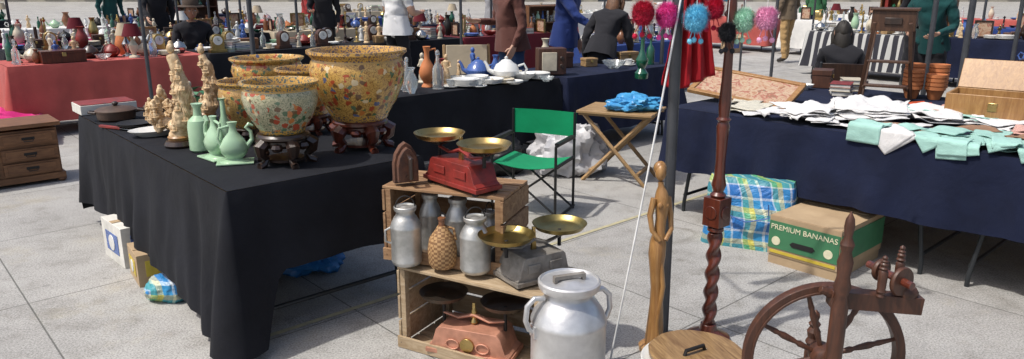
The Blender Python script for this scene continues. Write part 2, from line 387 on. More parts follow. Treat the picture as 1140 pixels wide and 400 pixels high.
def it_cup(x,y,z,m=None):
    m=m or R.choice([M_white,M_cream,M_cb,M_white]);b=B('cup_and_saucer')
    b.lathe([(.03,0),(.075,.012),(.073,.016),(.03,.007)],m,seg=20);b.lathe([(.02,.01),(.035,.03),(.042,.065),(.039,.065),(.03,.03),(.001,.02)],m,seg=16)
    b.tube([(.038,0,.055),(.06,0,.05),(.058,0,.032),(.036,0,.03)],.004,m,seg=6);return b.done((x,y,z),R.uniform(0,6))
def it_plates(x,y,z,m=None,r=None,n=None):
    m=m or R.choice([M_white,M_white,M_cream,M_cb]);r=r or R.uniform(.09,.14);b=B('plate_stack')
    for i in range(n or R.randint(2,6)):
        o=i*.009;b.lathe([(r*.5,o),(r*.6,o+.003),(r,o+.02),(r*.99,o+.023),(r*.6,o+.008),(.001,o+.006)],m,c=(R.uniform(-.003,.003),0,0),seg=24)
    return b.done((x,y,z))
def it_bowl(x,y,z,m=None,r=None):
    m=m or R.choice(PAL);r=r or R.uniform(.06,.13);b=B('bowl')
    b.lathe([(r*.4,0),(r*.42,.01),(r*.8,r*.3),(r,r*.62),(r*.95,r*.62),(r*.7,r*.25),(.001,r*.1)],m,seg=22);return b.done((x,y,z))
def it_fig(x,y,z,m=None,h=None):
    m=m or R.choice([M_white,M_cream,M_ivory,M_brass,M_dkw,M_cb]);h=h or R.uniform(.15,.3);b=B('figurine')
    b.lathe([(.2*h,0),(.2*h,.04*h),(.15*h,.08*h),(.17*h,.2*h),(.1*h,.45*h),(.08*h,.52*h),(.13*h,.68*h),(.12*h,.76*h),(.04*h,.82*h)],m,seg=14,sc=(1,.75,1))
    b.ell((0,0,h*.9),(.07*h,.075*h,.1*h),m,seg=12)
    for s in(-1,1):b.tube([(s*.12*h,0,.74*h),(s*.18*h,-.04*h,.6*h),(s*.06*h,-.14*h,.55*h)],[.035*h,.03*h,.02*h],m,seg=8)
    return b.done((x,y,z),R.uniform(0,6))
def it_candle(x,y,z):
    m=R.choice([M_brass,M_sil,M_dkw]);h=R.uniform(.2,.38);b=B('candlestick')
    b.lathe([(.055,0),(.05,.015),(.02,.03),(.012,.06),(.022,h*.3),(.01,h*.4),(.018,h*.6),(.009,h*.8),(.03,h*.9),(.014,h*.92),(.014,h)],m,seg=16);return b.done((x,y,z))
def it_box(x,y,z):
    b=B('wooden_box');w,d,h=R.uniform(.12,.28),R.uniform(.1,.18),R.uniform(.07,.15);m=R.choice([M_dkw,M_pine,M_bwood,M_vwood])
    b.box((0,0,h*.35),(w,d,h*.7),m);b.box((0,0,h*.86),(w+.008,d+.008,h*.3),m);b.box((0,-d/2-.008,h*.66),(.025,.012,.03),M_brass);return b.done((x,y,z),A42+R.uniform(-.4,.4),bev=.003)
def it_books(x,y,z):
    b=B('book_stack');q=0
    for i in range(R.randint(3,6)):
        t=R.uniform(.018,.035);a=R.uniform(-.2,.2);m=R.choice([M_redp,M_cb,M_brn,M_dkw,M_cream,M_cel])
        b.box((0,0,q+t/2),(.2,.14,t-.001),M_pap,(0,0,a))
        for zz in(q+.0015,q+t-.0015):b.box((0,0,zz),(.21,.15,.003),m,(0,0,a))
        q+=t+.001
    return b.done((x,y,z),R.uniform(0,3))
def it_clock(x,y,z):
    b=B('mantel_clock');m=R.choice([M_dkw,M_brass,M_vwood])
    b.box((0,0,.02),(.2,.1,.04),m);b.prism([(-.075,.04),(.075,.04),(.075,.15)]+[(.075*cos(i*pi/8),.15+.075*sin(i*pi/8)) for i in range(1,8)]+[(-.075,.15)],.08,m)
    b.cyl((0,-.043,.145),.055,.01,M_white,(pi/2,0,0));b.box((0,-.051,.16),(.004,.004,.035),M_bk);b.box((.012,-.051,.145),(.025,.004,.004),M_bk);return b.done((x,y,z),A42+R.uniform(-.3,.3),bev=.002)
def it_frame(x,y,z):
    b=B('picture_frame');w,h=R.uniform(.15,.3),R.uniform(.2,.34);m=R.choice([M_gold,M_brass,M_dkw])
    b.box((0,.005,h/2),(w-.02,.008,h-.02),M_needle)
    for s in(-1,1):b.box((s*(w/2-.012),0,h/2),(.025,.025,h),m);b.box((0,0,h/2+s*(h/2-.012)),(w-.051,.025,.025),m)
    b.box((0,.07,h*.3),(.02,.01,h*.62),m,(-.28,0,0));return b.done((x,y,z),A42+R.choice([0,-1.57])+R.uniform(-.3,.3),bev=.002)
def it_lamp(x,y,z):
    b=B('table_lamp');b.lathe([(.06,0),(.055,.015),(.02,.03),(.045,.1),(.05,.14),(.015,.2),(.01,.28)],R.choice(PAL),seg=18)
    b.lathe([(.11,.24),(.065,.38),(.063,.38),(.108,.24)],R.choice([M_crm,M_dred,M_whc]),seg=24);return b.done((x,y,z))
KINDS=[it_vase,it_vase,it_bottle,it_bottle,it_teapot,it_teapot,it_cup,it_cup,it_plates,it_bowl,it_fig,it_fig,it_fig,it_candle,it_box,it_books,it_clock,it_frame,it_lamp]
def clutter(u0,v0,du,dv,sp=.24,z=.757,kinds=KINDS,p=.85,avoid=()):
    nu=int(du/sp);nv=int(dv/sp)
    for i in range(nu):
        for j in range(nv):
            if R.random()>p:continue
            u=u0+(i+.5+R.uniform(-.22,.22))*du/nu;v=v0+(j+.5+R.uniform(-.22,.22))*dv/nv
            x,y=uv(u,v)
            if any(math.dist((x,y),a[:2])<a[2] for a in avoid):continue
            R.choice(kinds)(x,y,z)
for i,(a,c,d,e,m) in enumerate(STALLS):
    far=math.hypot(*uv(a,c))>15
    clutter(a+.05,c+.05,d-.1,e-.1,.28 if far else .18)
def carton(x,y,w,d,h,yaw,m=None):
    m=m or R.choice([M_card,M_card,M_pap,M_cardg,M_bwood]);b=B('cardboard_carton')
    b.box((0,0,h/2),(w,d,h),m)
    for s_ in(-1,1):b.box((0,s_*(d/2+.05),h+.03),(w-.01,.13,.005),m,(-s_*.5,0,0));b.box((s_*(w/2+.04),0,h+.02),(.11,d-.01,.005),m,(0,s_*.6,0))
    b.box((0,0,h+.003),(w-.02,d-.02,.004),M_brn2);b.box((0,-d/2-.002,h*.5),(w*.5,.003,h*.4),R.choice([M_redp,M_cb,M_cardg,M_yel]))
    return b.done((x,y,0),yaw,bev=.002)
for (u,v) in((3.0,8.7),(5.0,8.75),(6.9,8.7),(9.2,8.8),(2.2,11.8),(6.8,11.9),(9.4,11.2),(12.3,5.6),(12.2,2.7),(12.3,.6),(11.2,8.6),(15.4,6),(15.4,9.5),(15.3,2.3),(4.5,15.4),(9.9,2.4),(10.1,.2)):
    carton(*uv(u,v),R.uniform(.3,.5),R.uniform(.25,.35),R.uniform(.2,.4),A42+R.uniform(-.5,.5))
def shelf(u,v,yaw,W,H,seed):
    r=random.Random(seed);b=B('display_shelf');m=r.choice([M_dkw,M_pine,M_vwood,M_bwood]);D=.3;n=4
    for s_ in(-1,1):b.box((s_*(W/2-.012),0,H/2),(.024,D,H),m)
    b.box((0,D/2+.006,H/2),(W,.012,H),m)
    for k in range(n+1):
        z=.06+k*(H-.08)/n;b.box((0,-.002,z),(W-.05,D-.01,.02),m)
        if k==n:continue
        x=-W/2+.09
        while x<W/2-.08:
            hh=r.uniform(.1,(H-.08)/n-.07);rr_=r.uniform(.025,.05);q=r.choice(PAL+[M_redp,M_yel])
            t=r.random()
            if t<.5:b.lathe([(rr_*.6,0),(rr_,hh*.35),(rr_*.8,hh*.6),(rr_*.35,hh*.8),(rr_*.5,hh)],q,(x,-.05,z+.011),12)
            elif t<.75:b.box((x,-.04,z+.011+hh/2),(rr_*1.4,.12,hh),q)
            else:b.lathe([(rr_*.5,0),(rr_*1.1,hh*.5),(rr_*1.1,hh*.55),(rr_*.2,hh*.7)],q,(x,-.06,z+.011),12)
            x+=rr_*2+r.uniform(.02,.05)
    b.done((*uv(u,v),0),A42+yaw,bev=.002)
shelf(1.2,13.6,0,1.2,1.5,1);shelf(9.4,9.6,0,1.0,1.2,3);shelf(14.4,5.2,-pi/2,1.2,1.4,4);shelf(14.4,1.4,-pi/2,1.2,1.5,5);shelf(5.0,15,0,1.3,1.5,7);shelf(10.6,.9,-pi/2,1.1,1.35,8)
# ---------------------------------------------------------------- front-left table wares
def planter(x,y,z,r,h,m,inner=M_brn):
    b=B('chinese_porcelain_planter')
    pr=[(.55,0),(.60,.03),(.62,.08),(.80,.28),(.95,.52),(1,.70),(.97,.82),(.93,.88),(.99,.93),(1.04,.96),(1.04,1.0),(.95,1.0),(.90,.94),(.9,.8),(.75,.3),(.5,.12),(.001,.11)]
    b.lathe([(a*r,q*h) for a,q in pr],m,seg=48);b.lathe([(.9*r,.55*h),(.001,.56*h)],M_brn,seg=32);return b.done((x,y,z))
def stand(x,y,z,r,h,m):
    b=B('carved_wooden_stand')
    b.lathe([(r*.78,h*.82),(r*.86,h*.86),(r*.86,h*.93),(r*.8,h),(.001,h*.99)],m,seg=32)
    b.lathe([(r*.66,h*.58),(r*.72,h*.66),(r*.72,h*.78),(r*.78,h*.83)],m,seg=32)
    b.lathe([(r*.55,h*.1),(r*.62,h*.12),(r*.62,h*.2),(.001,h*.21)],m,seg=24)
    for i in range(5):
        a=i*2*pi/5+.3;c,s_=cos(a),sin(a)
        b.tube([(c*q*r,s_*q*r,w*h) for q,w in((.72,.75),(.92,.62),(.9,.42),(.72,.25),(.8,.1),(1,.03),(.98,.1))],[.03*r/.15,.034*r/.15,.024*r/.15,.018*r/.15,.018*r/.15,.02*r/.15,.01*r/.15],m,seg=8)
        a2=a+pi/5;b.ell((cos(a2)*r*.72,sin(a2)*r*.72,h*.62),(.03,.03,.022),m,seg=8)
    return b.done((x,y,z))
PA=potmat('gold_floral_porcelain',(.76,.46,.12),(.17,.06,.02),.35)
PB=potmat('jade_floral_porcelain',(.54,.50,.32),(.07,.11,.05),.24)
PC=potmat('amber_floral_porcelain',(.66,.40,.14),(.17,.07,.03),.24)
zt=.757
stand(-.79,3.80,zt,.165,.155,M_redw);planter(-.79,3.80,zt+.155,.242,.355,PA)
stand(-1.09,3.46,zt,.145,.15,M_dkw);planter(-1.09,3.46,zt+.15,.175,.245,PB)
stand(-1.42,3.98,zt,.12,.08,M_dkw);planter(-1.42,3.98,zt+.08,.16,.25,PC)
stand(-1.52,4.62,zt,.13,.13,M_dkw);planter(-1.52,4.62,zt+.13,.215,.26,PA)
stand(-1.16,4.22,zt,.12,.11,M_redw);planter(-1.16,4.22,zt+.11,.18,.26,PC)
def ivory(x,y,h,seed,base=True,lean=.05):
    r=random.Random(seed);b=B('carved_ivory_figure')
    if base:b.lathe([(.075,0),(.08,.01),(.07,.03),(.055,.035)],M_dkw,seg=20);b.lathe([(.055,.035),(.06,.05),(.04,.07)],M_gold,seg=16)
    n=40;pts=[(lean*sin(i/n*3),0,.05+(h-.11)*i/n) for i in range(n+1)]
    def rad(i):
        t=i/n;return (.052-.028*t)*(1+.16*sin(t*19+seed)+.06*sin(t*47))
    b.tube(pts,[rad(i) for i in range(n+1)],M_ivory,seg=16)
    for i in range(26):
        a=2*pi*i/26+r.uniform(-.1,.1);k0=r.randint(0,24);k1=k0+r.randint(7,14)
        b.tube([(pts[k][0]+rad(k)*.95*cos(a+.5*sin(k*.25)),rad(k)*.95*sin(a+.5*sin(k*.25)),pts[k][2]) for k in range(k0,min(k1,n))],.0055,M_ivory,seg=6)
    for i in range(13):
        t=.12+.8*i/13;k=int(t*n);a=r.uniform(0,6.3) if i%2 else r.uniform(3.6,5.8);R0=rad(k)
        p=Ve((pts[k][0]+R0*cos(a),R0*sin(a),pts[k][2]))
        b.ell(p+Ve((0,0,.026)),(.010,.011,.014),M_ivory,seg=10);b.ell(p,(.015,.014,.026),M_ivory,seg=10)
        for s_ in(-1,1):b.tube([p+Ve((s_*.013,0,.012)),p+Ve((s_*.018,-.006,-.004)),p+Ve((0,-.016,-.006))],[.006,.005,.004],M_ivory,seg=6)
    tp=Ve(pts[-1]);b.ell(tp+Ve((0,0,.03)),(.020,.021,.028),M_ivory,seg=14);b.ell(tp+Ve((0,.004,.055)),(.013,.013,.016),M_ivory,seg=10)
    return b.done((x,y,zt),r.uniform(-.4,.4))
ivory(-1.76,3.84,.54,3);ivory(-1.90,4.55,.47,5);ivory(-1.86,4.05,.36,8,False,.09);ivory(-2.0,4.2,.24,9,False,.06);ivory(-1.95,4.10,.28,19,False,-.05)
b=B('celadon_bottle_vase');b.lathe([(.045,0),(.055,.01),(.056,.13),(.05,.16),(.022,.185),(.018,.22),(.03,.245),(.015,.24)],M_cel,seg=24)
b.tube([(.02,0,.22),(.06,0,.2),(.065,0,.16),(.05,0,.13)],.008,M_cel);b.done((-1.60,3.72,zt),2)
def swan(x,y,yaw,s=1):
    b=B('celadon_swan_jug');b.lathe([(.06,0),(.062,.01),(.03,.02),(.052,.05),(.058,.08),(.04,.12),(.018,.15),(.014,.175),(.022,.2),(.012,.198)],M_cel,seg=24,sc=(1.15,.8,1))
    b.tube([(.05,0,.07),(.085,0,.11),(.08,0,.15),(.06,0,.17),(.075,0,.185),(.095,0,.175)],[.016,.011,.009,.009,.011,.004],M_cel)
    b.tube([(-.015,0,.18),(-.06,0,.17),(-.07,0,.12),(-.052,0,.07)],.007,M_cel)
    b.box((0,0,.004),(.17,.11,.008),M_cel);return b.done((x,y,zt),yaw,sc=s,bev=.002)
swan(-1.33,3.46,.3);swan(-1.46,3.56,2.4,1.05)
b=B('celadon_bottle_vase');b.lathe([(.04,0),(.045,.05),(.03,.12),(.014,.17),(.012,.25),(.02,.26)],M_cel,seg=20);b.done((-1.5,3.8,zt))
def basket(x,y,r,h):
    b=B('lidded_casserole');b.lathe([(r*.85,0),(r*.95,h*.1),(r,h*.6),(r*1.04,h*.62),(r*1.04,h*.7),(r*.9,h*.82),(r*.3,h*.95),(.001,h)],M_brn2,seg=32)
    b.ell((0,0,h+.012),(.02,.02,.014),M_dkw,seg=10)
    for s_ in(-1,1):b.tube([(s_*r*.98,-.03,h*.55),(s_*(r+.035),-.02,h*.6),(s_*(r+.035),.02,h*.6),(s_*r*.98,.03,h*.55)],.008,M_dkw)
    return b.done((x,y,zt),.4)
basket(-2.50,4.62,.115,.09);basket(-2.22,4.64,.10,.12)
b=B('white_serving_dish');b.lathe([(.08,0),(.12,.03),(.128,.035),(.115,.03),(.07,.008),(.001,.008)],M_white,seg=28,sc=(1.1,.75,1));b.done((-2.03,4.13,zt),A42)
b=B('red_handled_knife');b.box((.09,0,.008),(.18,.022,.014),M_redp);b.box((-.1,0,.008),(.2,.025,.003),M_sil);b.done((-2.3,4.28,zt),2.7,bev=.003)
b=B('magazine_box');b.box((0,0,.03),(.34,.24,.06),M_pap);b.box((0,0,.064),(.33,.23,.004),M_redp);b.done((-2.75,4.95,zt),A42,bev=.002)
it_plates(-2.25,4.35,zt,M_iron,.1,2)
it_bowl(-1.55,4.2,zt,M_brn,.07);it_fig(-1.68,4.35,zt,M_ivory,.3);it_fig(-2.1,4.8,zt,M_cream,.22);it_vase(-1.75,4.9,zt,M_brn,.26)
# ---------------------------------------------------------------- table 2 wares
b=B('brown_ewer');b.lathe([(.05,0),(.045,.015),(.03,.03),(.06,.08),(.068,.12),(.05,.18),(.022,.23),(.02,.28),(.032,.33),(.02,.325)],M_terra,seg=24)
b.tube([(.02,0,.3),(.07,0,.31),(.085,0,.24),(.06,0,.14)],.009,M_terra);b.done((-.70,6.12,zt),.3)
it_bottle(-.60,6.0,zt,M_clear,.3);it_bottle(-.83,5.85,zt,M_clear,.26);it_vase(-.88,5.95,zt,M_clear,.22,.06);it_fig(-.55,6.22,zt,M_ivory,.26)
it_vase(-.78,5.74,zt,M_clear,.2,.05);it_cup(-.5,6.08,zt,M_white);it_plates(-.38,6.12,zt,M_white,.12,6);it_plates(-.2,6.28,zt,M_white,.13,4);it_cup(-.28,6.1,zt,M_white)
it_teapot(-.05,6.5,zt,M_white,1.3);it_plates(-.08,6.33,zt,M_cream,.1,3);it_bowl(.1,6.5,zt,M_white,.11);it_bowl(-.3,6.38,zt,M_white,.1);it_plates(.22,6.62,zt,M_white,.12,5)
it_teapot(-.3,6.6,zt,M_cb,1.2);it_vase(-.15,6.75,zt,M_cb,.2);it_cup(.05,6.7,zt);it_bowl(-.45,6.35,zt,M_clear,.09);it_plates(.02,6.28,zt,M_white,.08,2);it_bowl(.3,6.45,zt,M_clear,.07)
b=B('wooden_radio');b.box((0,0,.13),(.26,.16,.24),M_vwood);b.box((-.03,-.082,.13),(.14,.008,.17),M_cream)
for q in(.16,.09):b.cyl((.085,-.088,q),.018,.016,M_dkw,(pi/2,0,0))
b.done((.36,6.92,zt),rd(10),bev=.012)
clutter(5.0,4.7,1.5,.7,.26,kinds=[it_vase,it_bowl,it_fig,it_box,it_bottle,it_cup])
clutter(3.6,5.1,1.0,.35,.2,kinds=[it_vase,it_bottle,it_cup,it_fig])
clutter(2.2,4.9,.9,.55,.22,kinds=[it_vase,it_bottle,it_fig,it_teapot])
# ---------------------------------------------------------------- chest, boxes, bags left
x0,y0=uv(.35,6.9)
b=B('pine_chest_of_drawers');W,D,H=.88,.42,.5
b.box((W/2,D/2,H/2-.01),(W-.04,D-.03,H-.08),M_pine);b.box((W/2,D/2,H-.015),(W+.02,D+.02,.03),M_pine);b.box((W/2,D/2,.055),(W,D,.05),M_pine)
for cx in(.03,W-.03):
    for cy in(.03,D-.03):b.lathe([(.02,0),(.035,.015),(.03,.03)],M_pine,(cx,cy,0),12)
for r_,zc in enumerate((.145,.26,.385)):
    for k in range(2):
        cx=W*(.26 if k==0 else .74);b.box((cx,-.006+.015,zc),(W*.44,.03,.095),M_pine);b.box((cx,-.004,zc),(W*.38,.02,.065),M_pine)
        b.tube([(cx-.035,-.015,zc),(cx-.03,-.03,zc-.018),(cx+.03,-.03,zc-.018),(cx+.035,-.015,zc)],.004,M_iron,seg=6)
        b.box((cx,-.0155,zc+.003),(.09,.003,.022),M_iron)
b.done((x0,y0,0),A42,bev=.004)
b=B('hot_pink_textile_pile')
for k in range(7):
    n=14;ox=.05*sin(k*2.1)
    vs=[((i/n-.5)*.75+ox,(j/n-.5)*.5-ox,.03+k*.045-.10*abs(i/n-.5)*k*.3+.07*noise.noise((i*.35,j*.35,k*3))) for j in range(n+1) for i in range(n+1)]
    b.add(vs,[(j*(n+1)+i,j*(n+1)+i+1,(j+1)*(n+1)+i+1,(j+1)*(n+1)+i) for j in range(n) for i in range(n)],M_hot)
b.done((-5.15,7.35,0),.5,solid=.02)
def carton2(name,u,v,w,d,h,mm,yaw):
    b=B(name);b.box((0,0,h/2),(w,d,h),mm[0]);b.box((0,-d/2-.002,h*.55),(w*.6,.003,h*.5),mm[1]);b.box((-w/2-.002,0,h*.5),(.003,d*.6,h*.5),mm[1])
    b.cyl((-w/2-.005,0,h*.5),h*.2,.004,M_white,(0,pi/2,0))
    b.box((0,0,h+.003),(w*.98,.05,.003),M_card);b.done((*uv(u,v),0),A42+yaw,bev=.002)
carton2('printed_carton',1.12,4.62,.24,.34,.24,(M_pap,M_cb),.05);carton2('yellow_carton',1.10,4.22,.2,.26,.18,(M_card,M_yel),-.1)
def blob(name,m,loc,r,seed,am=.25,yaw=0):
    b=B(name)
    def fn(p):
        q=p*(1+am*noise.noise(p*1.7+Ve((seed,0,0)))+am*.5*noise.noise(p*5+Ve((seed,4,0)))+am*.25*noise.noise(p*11+Ve((seed,9,0))))
        q.z=max(q.z,-.75);return q
    b.ell((0,0,r[2]*.75),r,m,seg=64,fn=fn);return b.done(loc,yaw)
blob('plaid_bundle',M_plaid,(*uv(1.07,3.84),0),(.13,.09,.08),2,.15)
blob('blue_plastic_bag',M_plb,(-1.17,3.98,0),(.19,.15,.11),6,.4)
blob('white_plastic_bag',M_plw,(.5,6.2,0),(.32,.22,.27),9,.4)
blob('dark_bag',M_bk,(-.2,6.2,0),(.3,.2,.2),3,.3)
# ---------------------------------------------------------------- crates and scales
def crate(loc,yaw,W,D,H,m,slats=3,open_front=True):
    b=B('wooden_crate');t=.012
    for x in(-W/2+.006,W/2-.006):
        for k in range(3):
            hh=(H-.02)/3-.012;b.box((x,0,.01+(k+.5)*(H-.02)/3),(t,D,hh),m)
    for x in(-W/2+.026,W/2-.026):
        for y in(-D/2+.02,D/2-.02):b.box((x,y,H/2),(.026,.03,H-.026),m)
    n=slats
    for k in range(n):
        yy=-D/2+(k+.5)*D/n;w=D/n-.014
        b.box((0,yy,.006-.0),(W-.0245,w,t),m);b.box((0,yy,H-.006),(W+.002,w,t),m)
        zz=.02+(k+.5)*(H-.04)/n;b.box((0,D/2+.007,zz),(W,t,(H-.04)/n-.014),m)
    b.box((0,-D/2-.007,.03),(W,t,.055),m)
    for x in(-W/2+.02,W/2-.02):b.box((x,-D/2-.0145,.03),(.004,.003,.004),M_iron)
    return b.done(loc,yaw,bev=.0015)
ya=math.atan2(-.35,.63);cx,cy=-.195,2.875;dx,dy=-sin(ya),cos(ya)
crate((cx+dx*.19,cy+dy*.19,0),ya,.72,.38,.385,M_crate2)
yb=rd(-20);cx,cy=-.305,3.03;dx,dy=-sin(yb),cos(yb)
UCX,UCY=cx+dx*.16,cy+dy*.16
crate((UCX,UCY,.392),yb,.57,.32,.34,M_crate)
def milk_can(x,y,z,r,h,m,yaw=0,big=False):
    b=B('aluminium_milk_can')
    b.lathe([(r*.9,0),(r*.96,.006),(r,h*.05),(r*1.012,h*.06),(r*1.012,h*.075),(r,h*.085),(r,h*.6),(r*1.015,h*.61),(r*1.015,h*.63),(r*.99,h*.645),(r*.92,h*.7),(r*.75,h*.78),(r*.62,h*.82),(r*.6,h*.85),(r*.62,h*.9)],m,seg=48,fn=lambda a,q:1+.012*noise.noise((cos(a)*2,sin(a)*2,q*9+x*5)))
    lr=r*.8 if big else r*.72
    b.lathe([(r*.62,h*.885),(lr*.97,h*.89),(lr,h*.9),(lr*1.03,h*.93),(lr*1.03,h*.955),(lr*.96,h*.965),(lr*.93,h*.95),(lr*.5,h*.945),(lr*.3,h*.965),(.001,h*.968)],m,seg=48)
    if big:
        b.box((0,0,h*.99),(lr*1.1,.022,.014),M_iron2)
        for s_ in(-1,1):b.box((s_*lr*.5,0,h*.97),(.014,.02,h*.04),M_iron2)
        for s_ in(-1,1):
            b.tube([(s_*r*.7,0,h*.83),(s_*r*.98,0,h*.84),(s_*r*1.18,0,h*.78),(s_*r*1.22,0,h*.66),(s_*r*1.12,0,h*.58),(s_*r*1.0,0,h*.56)],[.011]*6,m,seg=12)
            b.box((s_*r*1.0,0,h*.56),(.012,.05,.05),m)
    else:
        b.tube([(r*lr/r*.9*cos(a),0,h*.93+ (h*.2)*sin(a)) for a in [i*pi/10 for i in range(11)]],.003,M_iron,seg=6)
        b.tube([(r*1.0,0,h*.62),(r*1.35,0,h*.58),(r*1.35,0,h*.4),(r*1.0,0,h*.36)],.005,m,seg=8)
    return b.done((x,y,z),yaw)
milk_can(.225,2.70,0,.15,.49,M_alu,.35,True)
zc=.408
milk_can(-.46,3.04,zc,.066,.27,M_alud,3.4);milk_can(-.155,2.95,zc,.066,.25,M_alud,.3);milk_can(-.37,3.2,zc,.05,.28,M_alud,.3);milk_can(-.24,3.13,zc,.056,.28,M_alud,1);milk_can(-.1,3.06,zc,.045,.24,M_alud,1)
b=B('wicker_covered_bottle');b.lathe([(.05,0),(.06,.02),(.064,.08),(.055,.13),(.03,.165),(.018,.185)],M_wick,seg=28);b.lathe([(.014,.18),(.013,.21),(.017,.212),(.017,.22)],M_brn,seg=14);b.tube([(.02,0,.18),(.05,0,.17),(.06,0,.12)],.006,M_wick);b.done((-.30,3.0,zc))
def rscale(x,y,z,yaw,L,W,hb,hp,mb,mp,rp,sep,name='balance_scale',dial=False):
    b=B(name)
    b.prism([(-L/2,0),(L/2,0),(L/2,hb*.25),(L/2*.9,hb*.35),(L/2*.78,hb*.9),(L/2*.7,hb),(-L/2*.7,hb),(-L/2*.78,hb*.9),(-L/2*.9,hb*.35),(-L/2,hb*.25)],W,mb)
    b.box((0,0,hb*.12),(L*1.04,W*1.12,hb*.16),mb)
    for s_ in(-1,1):
        for q in(-1,1):b.cyl((s_*L*.44,q*W*.4,-.004),.014,.016,M_iron)
    b.tube([(-sep/2,0,hb+.035),(-sep*.25,0,hb+.02),(0,0,hb+.045),(sep*.25,0,hb+.02),(sep/2,0,hb+.035)],[.009,.012,.015,.012,.009],mb,flat=.6)
    b.prism([(-.012,hb),(.012,hb),(.006,hb+.1),(-.006,hb+.1)],.012,M_brass)
    for s_ in(-1,1):
        b.cyl((s_*sep/2,0,(hb+hp)/2),.008,hp-hb+.02,M_iron)
        for q in range(4):
            a=q*pi/2+.78;b.tube([(s_*sep/2,0,hp-.02),(s_*sep/2+cos(a)*rp*.6,sin(a)*rp*.6,hp+.004)],.005,M_iron,seg=6)
        b.lathe([(rp*.35,hp+.004),(rp*.75,hp+.010),(rp*.93,hp+.022),(rp,hp+.036),(rp*1.03,hp+.038),(rp*1.0,hp+.034),(rp*.9,hp+.017),(rp*.7,hp+.011),(.001,hp+.008)],mp,(s_*sep/2,0,0),36)
    if dial:
        b.cyl((0,-W/2-.006,hb*.5),.032,.012,M_brass,(pi/2,0,0))
        for s_ in(-1,1):b.tube([(s_*.07+.03*cos(a),-W/2-.004,hb*.45+.022*sin(a)) for a in [i*pi/6 for i in range(12)]],.004,mb,seg=6,closed=True)
        b.lathe([(.014,hb),(.02,hb+.01),(.009,hb+.03),(.014,hb+.06),(.004,hb+.085)],M_brass,seg=14)
    else:
        for s_ in(-1,1):b.box((s_*L*.2,-W/2-.003,hb*.6),(L*.22,.006,hb*.3),mb)
    return b.done((x,y,z),yaw,bev=.003)
rscale(-.22,3.12,.744,rd(-48),.36,.13,.11,.17,M_redp,M_brass,.112,.31)
rscale(.09,2.93,.392,rd(33),.27,.17,.12,.175,M_iron2,M_brassd,.115,.27)
rscale(-.165,2.97,.02,rd(-20),.38,.16,.13,.225,M_cop,M_dpan,.105,.29,dial=True)
b=B('antique_flat_iron');pr=[(-.055,0),(.055,0),(.055,.09),(.045,.13),(.022,.165),(0,.18),(-.022,.165),(-.045,.13),(-.055,.09)]
b.prism(pr,.035,M_rust);b.prism([(x*.8,z*.85+.008) for x,z in pr],.03,M_rust,Mx.Translation((0,-.03,0)))
b.tube([(0,-.04,.03),(0,-.085,.035),(0,-.09,.12),(0,-.04,.13)],[.008,.012,.012,.008],M_dkw);b.done((-.47,3.16,.744),rd(25),bev=.004)
# ---------------------------------------------------------------- foreground right of centre
b=B('enamel_pail_with_wooden_lid');b.lathe([(.15,0),(.155,.01),(.19,.13),(.2,.142),(.205,.145),(.2,.15),(.18,.14),(.001,.13)],M_white,seg=40)
def slabf(a,z):return 1+.03*noise.noise((cos(a)*2,sin(a)*2,3))+.01*noise.noise((cos(a)*8,sin(a)*8,3))
b.lathe([(.18,.150),(.186,.154),(.188,.176),(.183,.181),(.001,.181)],M_slab,seg=64,fn=slabf,c=(.015,0,0))
b.tube([(-.05,-.02,.18),(-.045,-.02,.2),(.045,.0,.2),(.05,0,.18)],.008,M_iron)
b.done((.72,2.66,0),.3)
b=B('carved_wooden_woman')
zz=[(0,.042,0),(.03,.045,0),(.1,.042,.003),(.2,.034,.004),(.28,.028,.0),(.36,.034,-.004),(.43,.042,-.006),(.48,.040,-.004),(.53,.027,.0),(.58,.026,.004),(.63,.034,.006),(.67,.036,.004),(.70,.025,0),(.72,.014,-.003),(.74,.013,-.006)]
b.tube([(dx_,0,z_) for z_,r_,dx_ in zz],[r_ for z_,r_,dx_ in zz],M_gold,seg=20,flat=.8)
b.ell((-.008,0,.775),(.022,.024,.035),M_gold,seg=16);b.ell((-.006,.012,.79),(.027,.026,.03),M_gold,seg=16)
for s_ in(-1,1):
    b.tube([(s_*.03,0,.67),(s_*.045,.0,.60),(s_*.042,-.02,.54),(s_*.012,-.035,.5)],[.014,.012,.01,.009],M_gold)
    b.ell((s_*.014,-.025,.645),(.013,.012,.014),M_gold,seg=10)
b.tube([(0,-.03,.42),(.012,-.036,.3),(-.008,-.04,.15),(0,-.045,.03)],[.008,.01,.01,.012],M_gold)
b.lathe([(.06,-.0),(.062,.02),(.05,.03)],M_gold,seg=24)
b.done((.635,3.02,0),.25,sc=1.06)
b=B('stall_frame_pole');b.tube([(.70,3.13,0),(.675,3.13,2.4)],.024,M_gpole,seg=16);b.box((.70,3.13,.004),(.12,.12,.008),M_gpole);b.tube([(.3,3.2,1.78),(1.3,3.2,1.78)],.012,M_gpole);b.tube([(.682,3.13,1.74),(.682,3.2,1.78)],.012,M_gpole);b.done()
b=B('white_cord');p0=Ve((.70,3.10,1.62));p1=Ve((.43,2.92,.0));b.tube([p0.lerp(p1,i/20)+Ve((0,0,-.03*sin(i/20*pi))) for i in range(21)],.0045,M_rope,seg=6);b.done()
b=B('turned_wooden_lamp_post')
def tw(a,z):return 1+.24*cos(2*(a-z*36))
b.lathe([(.10,0),(.10,.02),(.07,.035),(.04,.05),(.035,.08)],M_redw,seg=28)
b.lathe([(.028,.08+i*.0062) for i in range(72)],M_redw,seg=20,fn=tw)
b.lathe([(.02,.52),(.036,.53),(.036,.545),(.026,.55)],M_redw)
b.box((0,0,.62),(.086,.086,.13),M_redw)
for k in range(4):
    a=k*pi/2;b.cyl((.044*cos(a),.044*sin(a),.62),.03,.008,M_redw,(0,pi/2,a),16)
